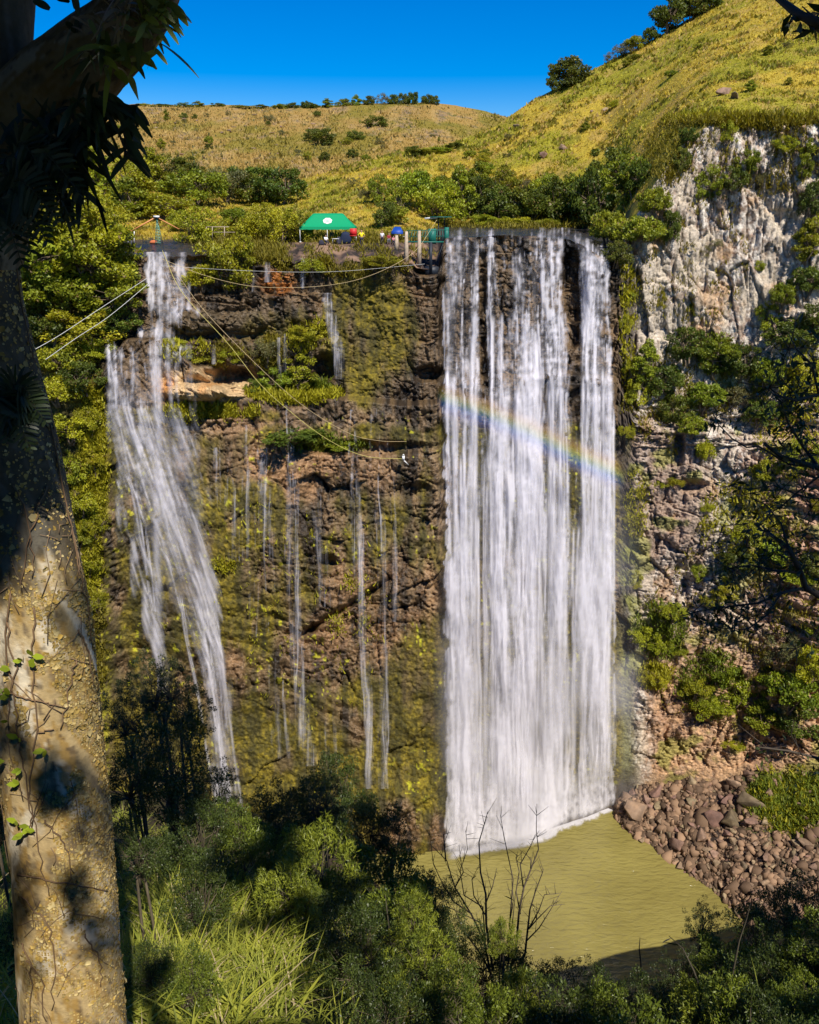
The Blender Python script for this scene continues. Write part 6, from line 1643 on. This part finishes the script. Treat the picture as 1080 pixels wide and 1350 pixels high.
    for l in vines:
        q = []
        for a, b in zip(l[:-1], l[1:]):
            for u in np.linspace(0, 1, 6, endpoint=False): q.append(surf(a[0] + (b[0] - a[0]) * u + rng.normal() * 1.2, a[1] + (b[1] - a[1]) * u))
        q.append(surf(*l[-1])); q = np.array(q) - G
        m.tube(q, np.linspace(.0036, .002, len(q)), 5, (.16, .10, .055))
    for _ in range(60):
        a = rng.uniform(5, 130); b = rng.uniform(650, 1350); q = [surf(a, b)]
        d = rng.normal(size=2) * np.array([10, 16])
        for u in (1, 2, 3): q.append(surf(a + d[0] * u + rng.normal() * 3, b + d[1] * u + rng.normal() * 3, .007))
        m.tube(np.array(q) - G, [.002, .0017, .0014, .001], 4, (.18, .12, .07))
    m.build('vine', bark_col, o)
    # leaves of the creeper at the left edge of the trunk
    for (a, b) in ((18, 915), (14, 948), (28, 970), (12, 1000), (30, 1010), (42, 1085), (26, 1080), (60, 985), (30, 868), (42, 875), (20, 880), (44, 862), (30, 1030), (36, 1095), (50, 1092), (8, 905)):
        c = surf(a, b, .02) - G
        for _ in range(2):
            d = rng.normal(size=3) * [1, .3, .5] + [-.6, -.4, .3]; d /= np.linalg.norm(d); sd = np.cross(d, [0, -1, .3]); sd /= np.linalg.norm(sd); s = rng.uniform(.03, .05)
            v = np.array([c, c + d * s * .4 + sd * s * .28, c + d * s * .8 + sd * s * .2, c + d * s * 1.05, c + d * s * .8 - sd * s * .2, c + d * s * .4 - sd * s * .28])
            L.put(v, [[0, 1, 5, 5], [1, 2, 4, 5], [2, 3, 4, 4]], np.array([.26, .30, .02]) * rng.uniform(.6, 1.2))
    L.build('creeper_leaves', leaf_m, o)
    # unseen leaf clumps, added along sun rays to shade chosen spots, parented as crown
    tg = []
    for py in range(-60, 790, 55):
        tg.append((np.interp(py, [-60, 300, 500, 780], [20, -10, 20, 55]), py, 3.0, .46, rng.uniform(5.6, 8)))
        tg.append((np.interp(py, [-60, 300, 500, 780], [-30, -50, -30, 5]), py, 3.0, .46, rng.uniform(5.6, 8)))
    for (a, b) in ((60, 150), (100, 90), (150, 60), (60, 220), (30, 280), (110, 170), (140, 130), (10, 300), (80, 30)): tg.append((a, b, 3.0, .45, rng.uniform(5.8, 7.5)))
    sm = [(95, 1062, 3, .09, 6.5), (75, 1050, 3, .07, 6.5), (130, 1075, 3, .12, 6.5), (30, 1190, 3, .12, 6.5), (110, 1190, 3, .08, 6.5), (20, 1240, 3, .10, 6.5), (140, 1250, 3, .13, 6.5), (130, 830, 3, .12, 6.5), (10, 1000, 3, .08, 6.5)]; tg += [(a_ + rng.normal() * 13, b_ + rng.normal() * 17, 3, r_ * rng.uniform(.35, .75), t_ + rng.uniform(-.4, .8)) for (a_, b_, _, r_, t_) in sm for _k in range(5)]
    for _ in range(46): tg.append((rng.uniform(130, 290), rng.uniform(840, 1340), rng.uniform(7, 12), rng.uniform(.8, 1.3), None))
    for _ in range(34): tg.append((rng.uniform(560, 1100), rng.uniform(1250, 1390), rng.uniform(6, 11), rng.uniform(.8, 1.4), None))
    for _ in range(30): tg.append((rng.uniform(200, 600), rng.uniform(1230, 1340), rng.uniform(5, 8), rng.uniform(.3, .6), None))
    for _ in range(60): tg.append((rng.uniform(240, 600), rng.uniform(1010, 1230), rng.uniform(9, 14), rng.uniform(.6, 1.0), None))
    for _ in range(9): tg.append((rng.uniform(930, 1120), rng.uniform(500, 850), 8, rng.uniform(.6, .9), None))
    for _ in range(10): tg.append((rng.uniform(980, 1120), rng.uniform(1130, 1260), rng.uniform(9, 14), 1.2, None))
    for _ in range(7): tg.append((rng.uniform(420, 560), rng.uniform(1270, 1340), rng.uniform(5, 8), .5, None))
    def at(x_, y_, z_, r_):           # a clump at a world position
        q_ = np.array([x_, y_, z_]); tg.append((q_, None, None, r_, 0))
    for _ in range(70): at(rng.uniform(-7, 5), rng.uniform(-8, -.3), rng.uniform(75.5, 80), rng.uniform(.9, 1.3))  # leaf ceiling, left wall and back screen added to cut down sky light
    for _ in range(40): at(rng.uniform(-8, -4.2), rng.uniform(-1, 4.5), rng.uniform(69.5, 77), rng.uniform(.9, 1.2))
    for _ in range(24): at(rng.uniform(-4, 5), rng.uniform(-6, -2.5), rng.uniform(71, 76), rng.uniform(.8, 1.1))
    vs, fs, cs = [], [], []; n0 = 0; bo = MB(); top = C3[-1]
    lit = [(np.interp(y_, [800, 1350], [u_ - 15, u_ + 28]), y_, 2.8, .15) for y_ in range(850, 1400, 28) for u_ in (10, 45, 80, 115)]
    lit += [(x_, y_, None, .26) for x_ in range(245, 360, 38) for y_ in (1215, 1265, 1320)] + [(x_, y_, None, .25) for x_ in (420, 460, 500) for y_ in (1250, 1300, 1335)] + [(10, 1200, None, .4), (190, 1160, 7, .4), (200, 1220, 6, .3), (240, 1110, 8, .4)]
    lit += [(a_, b_, c_, .35) for a_, b_, c_ in ((700, 1290, 7.5), (760, 1300, 8), (820, 1320, 7), (880, 1290, 8), (930, 1320, 7), (1000, 1320, 6), (1060, 1290, 7), (1020, 1230, 9), (660, 1320, 6.5), (960, 1200, 11))]
    lit += [(430, 1100, 10, .4), (470, 1125, 10, .3), (545, 1190, 8, .5), (560, 1240, 7.5, .4), (975, 1235, 9.5, .5), (950, 1260, 9, .4), (590, 1330, 6.5, .3), (660, 1215, 9, .4), (1070, 1200, 9, .4), (310, 1060, 10, .4), (300, 1090, 10, .5)]
    LR = []  # sun rays kept free of added leaves, so these spots stay lit
    for (x_, y_, Y_, r_) in lit:
        p_ = P3(x_, y_, Y_) if Y_ else bank_pt(x_, y_)
        if p_ is not None: LR.append((np.array(p_), r_))
    for (a, b, Y, rad, t) in tg:
        if t is None: t = Y / .575 + rng.uniform(2, 6)
        c = a if b is None else P3(a, b, Y) + SF * t
        nl = int(90 + (700 if rad > .5 else 1500) * rad ** 1.5); ls = .10 + .14 * min(rad, 1.2)
        if rad < .14: nl, ls, rad = 34, .055, rad * 1.9
        g = rng.normal(size=(nl, 3)); g /= np.linalg.norm(g, axis=1, keepdims=True)
        p = c + g * rad * rng.uniform(.1, 1, (nl, 1)) ** .5
        if ls > .06:
            ok = np.ones(nl, bool)
            for p_, r_ in LR:
                dd = p - p_; al = dd @ SF; ok &= ~((np.linalg.norm(dd - al[:, None] * SF, axis=1) < r_ + ls * .3) & (al > 0))
            p, g = p[ok], g[ok]; nl = len(p)
            if nl < 4: continue
        v, f, cc = leaves(p, g, ls, ls * .5, rng, np.ones((nl, 3)) * np.array([.05, .08, .015]))
        vs.append(v); fs.append(f + n0); cs.append(cc); n0 += len(v)
        if rng.random() < .5 or rad > .5:
            s0 = C3[rng.integers(len(C3) - 40, len(C3))]
            sg = np.array([s0 + (c - s0) * u_ + [0, 0, 1.2 * u_ * (1 - u_)] for u_ in np.linspace(.02, 1, 40)])
            near = any((np.linalg.norm((sg - p_) - ((sg - p_) @ SF)[:, None] * SF, axis=1) < r_ + .12).any() for p_, r_ in LR)
            if not near and np.linalg.norm(c - s0) < 14 and nl > 120 and rad > .3: bo.tube(np.array([s0, (s0 + c) / 2 + [0, 0, .6], c]) - G, [.05, .03, .01], 5, (.2, .16, .1))
    add('crown', mesh_np('crown', np.concatenate(vs) - G, np.concatenate(fs), [leaf_m], {'Col': np.concatenate(cs)}), o)  # holds only the added out-of-view shade clumps
    bo.build('shade_boughs', bark_col, o)
    return P2, N2
LP, LN = big_tree()

# plants sitting on the limb
def strap(m, c, d, L, w, col, droop, rng, twist=.3):
    """one curved strap leaf"""
    n = 6; t = np.linspace(0, 1, n + 1)[:, None]
    d = d / np.linalg.norm(d); p = c + d * L * t + np.array([0, 0, -1.0]) * droop * L * t ** 2
    tan = np.gradient(p, axis=0); sd = np.cross(tan, rng.normal(size=3) * .5 + [0, -1, .4]); sd /= np.linalg.norm(sd, axis=1, keepdims=True) + 1e-9
    wd = w * np.sin(np.clip(t * .9 + .08, 0, 1) * math.pi) ** .6 * .5
    v = np.concatenate([p - sd * wd, p + sd * wd]); i = np.arange(n)
    m.put(v, np.stack([i, i + n + 1, i + n + 2, i + 1], 1), col)
def epiphyte(px, py, Y, n, L, w, dirn, spread, droop, cols, label, name='epiphyte', stem=None):
    rng = np.random.default_rng(int(px * 7 + py)); c = P3(px, py, Y); o = thing(name, label, 'plant', c.tolist()); m = MB()
    for _ in range(n):
        s = rng.normal(size=3) * np.array([1, .5, 1]) * (.03 if n < 40 else .06)
        d = np.array(dirn) + rng.normal(size=3) * spread
        strap(m, s, d, L * rng.uniform(.6, 1.2), w * rng.uniform(.7, 1.2), np.array(cols) * rng.uniform(.5, 1.5), droop * rng.uniform(.4, 1.5), rng)
    m.build('leaves', dark_leaf_m, o)
    if stem:
        sm = MB()
        for l in stem:
            q = np.array([P3(a, b, Y) for a, b in l]) - c; sm.tube(q, np.linspace(.006, .003, len(q)), 5, (.05, .04, .03))
            for k in range(len(q) - 1):
                for u in (.3, .7):
                    lm = MB(); p = q[k] + (q[k + 1] - q[k]) * u
        sm.build('stem', bark_col, o)
        lm = MB()
        for l in stem:
            q = np.array([P3(a, b, Y) for a, b in l]) - c
            for k in range(len(q) - 1):
                for u in (.15, .45, .8):
                    strap(lm, q[k] + (q[k + 1] - q[k]) * u, np.array([rng.choice([-1, 1]), rng.normal() * .3, -.6 + rng.normal() * .4]), .075 * rng.uniform(.7, 1.3), .020, np.array(cols) * rng.uniform(.6, 1.4), .3, rng)
        lm.build('hanging_leaves', dark_leaf_m, o)
epiphyte(118, 128, 2.84, 34, .12, .018, (.3, -.2, -.6), .7, .5, (.03, .045, .015), 'dark strap-leaved plant hanging in long trails under the limb', stem=[[(118, 130), (126, 160), (128, 175), (122, 192)], [(140, 125), (148, 155), (158, 178), (168, 205), (176, 212)], [(150, 130), (160, 160), (166, 185), (164, 208)], [(135, 120), (150, 140), (178, 150), (188, 158)], [(95, 150), (110, 185), (114, 215)], [(130, 122), (152, 132), (170, 140), (184, 138)]])
epiphyte(85, 175, 2.82, 60, .13, .016, (.1, -.3, -.8), .6, .5, (.02, .03, .012), 'dense black-green strap leaves massed under the fork', stem=[[(70, 190), (84, 215), (96, 235), (104, 250)], [(90, 190), (104, 212), (116, 228)]])
epiphyte(60, 205, 2.8, 50, .13, .018, (-.1, -.3, -.8), .6, .5, (.018, .028, .012), 'lowest clump of drooping dark straps beside the trunk')
epiphyte(150, 78, 2.68, 22, .12, .022, (.3, -.5, .2), .7, .4, (.12, .15, .02), 'tuft of olive strap leaves on the face of the limb')
epiphyte(128, 60, 2.72, 20, .11, .016, (0, -.5, .3), .8, .4, (.10, .13, .03), 'smaller olive tuft left of the first on the limb')
epiphyte(195, 30, 2.66, 26, .10, .018, (.4, -.5, -.1), .7, .3, (.16, .19, .03), 'greenish tuft at the bend of the limb against the sky')
epiphyte(178, 15, 2.66, 34, .09, .010, (-.1, -.5, 0), .9, .4, (.20, .15, .08), 'dry brownish tuft of roots and leaves on the limb')
epiphyte(212, 8, 2.62, 24, .08, .018, (.5, -.4, 0), .7, .3, (.14, .17, .03), 'green tuft at the top of the limb by the picture edge')
epiphyte(140, 26, 2.75, 22, .07, .008, (-.2, -.3, .6), .8, .3, (.18, .13, .07), 'brown bristly tuft on the upper side of the limb')
epiphyte(98, 14, 2.8, 8, .07, .02, (0, -.2, 1), .5, .2, (.02, .035, .012), 'few dark leaves sticking up in the fork against the sky')
def fern(px, py, Y, fr, label):
    c = P3(px, py, Y); o = thing('fern', label, 'fern', c.tolist()); rng = np.random.default_rng(int(px + py))
    for i, (ex, ey) in enumerate(fr):
        e = P3(ex, ey, Y - .1) - c; m = MB(); t = np.linspace(0, 1, 22)[:, None]
        p = e * t + np.array([0, -.05, .09]) * np.sin(t * math.pi)
        m.tube(p, np.linspace(.004, .0015, 22), 4, (.03, .035, .015))
        tan = np.gradient(p, axis=0); tan /= np.linalg.norm(tan, axis=1, keepdims=True); sd = np.cross(tan, [0, -1, .2]); sd /= np.linalg.norm(sd, axis=1, keepdims=True)
        for k in range(2, 22):
            for s in (-1, 1):
                strap(m, p[k], sd[k] * s + tan[k] * .35, .075 * math.sin((k / 22) ** .8 * math.pi) + .012, .012, np.array([.02, .032, .012]) * rng.uniform(.6, 1.6), .25, rng)
        m.build('frond', dark_leaf_m, o)
fern(22, 215, 2.78, [(70, 250), (96, 292), (60, 300), (20, 310), (110, 262), (40, 330)], 'dark fern with long fronds drooping where trunk and limb part')
fern(10, 270, 2.75, [(62, 318), (30, 350), (-10, 340), (75, 290)], 'lower dark fern drooping over the upper trunk')
fern(20, 545, 2.74, [(60, 555), (40, 590), (10, 580), (50, 530), (0, 560)], 'small brown-tipped fern on the shaded middle of the trunk')

# ------------------------------------------------------------------ the tree reaching in from the right
def right_tree():
    Y = 8.0; g = P3(1290, 900, Y); gz = float(bank_z(g[None, 0], g[None, 1])[0])
    o = thing('overhanging_tree', 'dark small-leaved tree reaching its twigs in from the right edge', 'tree', (float(g[0]), Y, gz)); G = np.array(o.location[:])
    rng = np.random.default_rng(66)
    m = MB(); m.tube(np.array([G - [0, 0, .5], P3(1260, 800, Y), P3(1215, 600, Y), P3(1200, 400, Y), P3(1220, 150, 7), P3(1230, -50, 6)]) - G, [.22, .16, .14, .12, .1, .08], 9, (.12, .09, .06)); m.build('trunk', bark_col, o)
    br = [([(1225, 640), (1150, 625), (1080, 617), (1030, 602), (1008, 585)], .05, 8), ([(1080, 617), (1040, 612), (1000, 588), (985, 590), (965, 578), (948, 560), (940, 545)], .012, 8), ([(1080, 617), (1060, 590), (1040, 560), (1030, 530), (1010, 510)], .02, 8),
          ([(1215, 560), (1120, 540), (1080, 520), (1050, 528), (1020, 520)], .03, 7.6), ([(1120, 640), (1080, 628), (1050, 650), (1030, 668), (1010, 680)], .016, 7.8), ([(1150, 625), (1100, 660), (1060, 655), (1020, 640), (990, 645), (960, 640)], .014, 8.2),
          ([(1225, 860), (1150, 815), (1090, 790), (1062, 775), (1056, 755), (1040, 722), (1010, 700)], .06, 8.4), ([(1062, 775), (1030, 782), (1000, 795), (960, 800), (920, 806), (900, 812)], .018, 8.4), ([(1030, 782), (1010, 812), (985, 830), (950, 828), (930, 820)], .012, 8.3),
          ([(1056, 755), (1020, 752), (990, 745), (960, 750), (940, 760)], .014, 8.4), ([(1040, 722), (1030, 690), (1010, 665), (985, 655)], .014, 8.4), ([(1090, 790), (1080, 830), (1060, 850), (1040, 860)], .016, 8.4), ([(1080, 520), (1070, 480), (1050, 460), (1040, 440)], .014, 7.6),
          ([(1225, 1010), (1130, 1000), (1080, 1000), (1040, 990), (1000, 985)], .03, 9), ([(1225, 90), (1160, 70), (1110, 50), (1080, 32), (1052, 18), (1024, -4)], .045, 4.2), ([(1060, 700), (1075, 690), (1050, 680)], .01, 8.2), ([(1010, 795), (1000, 770), (975, 775)], .008, 8.3)]
    fol = [(945, 548, 26, 8, 40), (935, 560, 14, 8, 16), (1015, 512, 44, 7.7, 120), (1050, 520, 44, 7.7, 120), (1040, 460, 44, 7.6, 90), (1030, 585, 30, 8, 60), (1060, 600, 40, 8, 100), (1050, 560, 36, 8, 90), (990, 650, 30, 8.2, 50), (960, 642, 20, 8.2, 24), (1030, 645, 36, 8.1, 70), (1012, 680, 24, 7.8, 24),
           (1010, 700, 40, 8.4, 100), (985, 690, 30, 8.4, 60), (1040, 720, 40, 8.4, 110), (965, 750, 40, 8.4, 110), (1000, 745, 40, 8.4, 120), (1060, 745, 36, 8.4, 100), (915, 806, 26, 8.4, 70), (950, 805, 34, 8.4, 110), (985, 815, 34, 8.3, 110), (950, 830, 26, 8.3, 60), (1010, 800, 30, 8.3, 60),
           (1050, 855, 36, 8.4, 80), (1075, 830, 30, 8.4, 60), (1070, 670, 36, 8.2, 80), (1075, 480, 36, 7.6, 90), (1010, 985, 24, 9, 20), (1060, 1000, 40, 9, 60), (1042, 28, 8, 4.2, 5), (1075, 24, 16, 4.2, 12), (1060, 40, 6, 4.2, 3)]
    b_ = MB()
    for l, r, Yb in br:
        bb = MB(); q = np.array([P3(a, c, Yb + .2 * math.sin(a * .05 + c * .03)) for a, c in l]) - G
        bb.tube(q, np.linspace(r, max(r * .3, .004), len(q)), 6, (.07, .055, .04)); bb.build('branch', bark_col, o)
    tips = []
    for (a, c, rad, Yb, n) in fol:
        ce = P3(a, c, Yb); s = rad * mpp(c, Yb)
        for _ in range(max(2, n // 12)):
            q0 = ce + rng.normal(size=3) * s * .2; q1 = ce + rng.normal(size=3) * s * .75
            b_.tube(np.array([ce - G, (ce + q1) / 2 + rng.normal(size=3) * s * .12 - G, q1 - G]), [.006, .004, .002], 4, (.07, .055, .04)); tips.append((q1, ce, s, n))
    b_.build('twigs', bark_col, o)
    lf = MB(); P_, O_ = [], []
    for (a, c, rad, Yb, n) in fol:
        n = int(n * .6) + 2; ce = P3(a, c, Yb); s = rad * mpp(c, Yb)
        P_.append(ce + rng.normal(size=(n, 3)) * s * .52); O_.append(rng.normal(size=(n, 3)))
    Pn = np.concatenate(P_); On = np.concatenate(O_); n = len(Pn)
    cl = mix(np.ones((n, 3)) * np.array([.02, .032, .010]), np.array([.06, .08, .016]), rng.uniform(0, 1, n))
    v, f, c = leaves(Pn - G, On / np.linalg.norm(On, axis=1, keepdims=True), .085, .034, rng, cl)
    add('leaves', mesh_np('leaves', v, f, [dark_leaf_m], {'Col': c}), o)
right_tree()
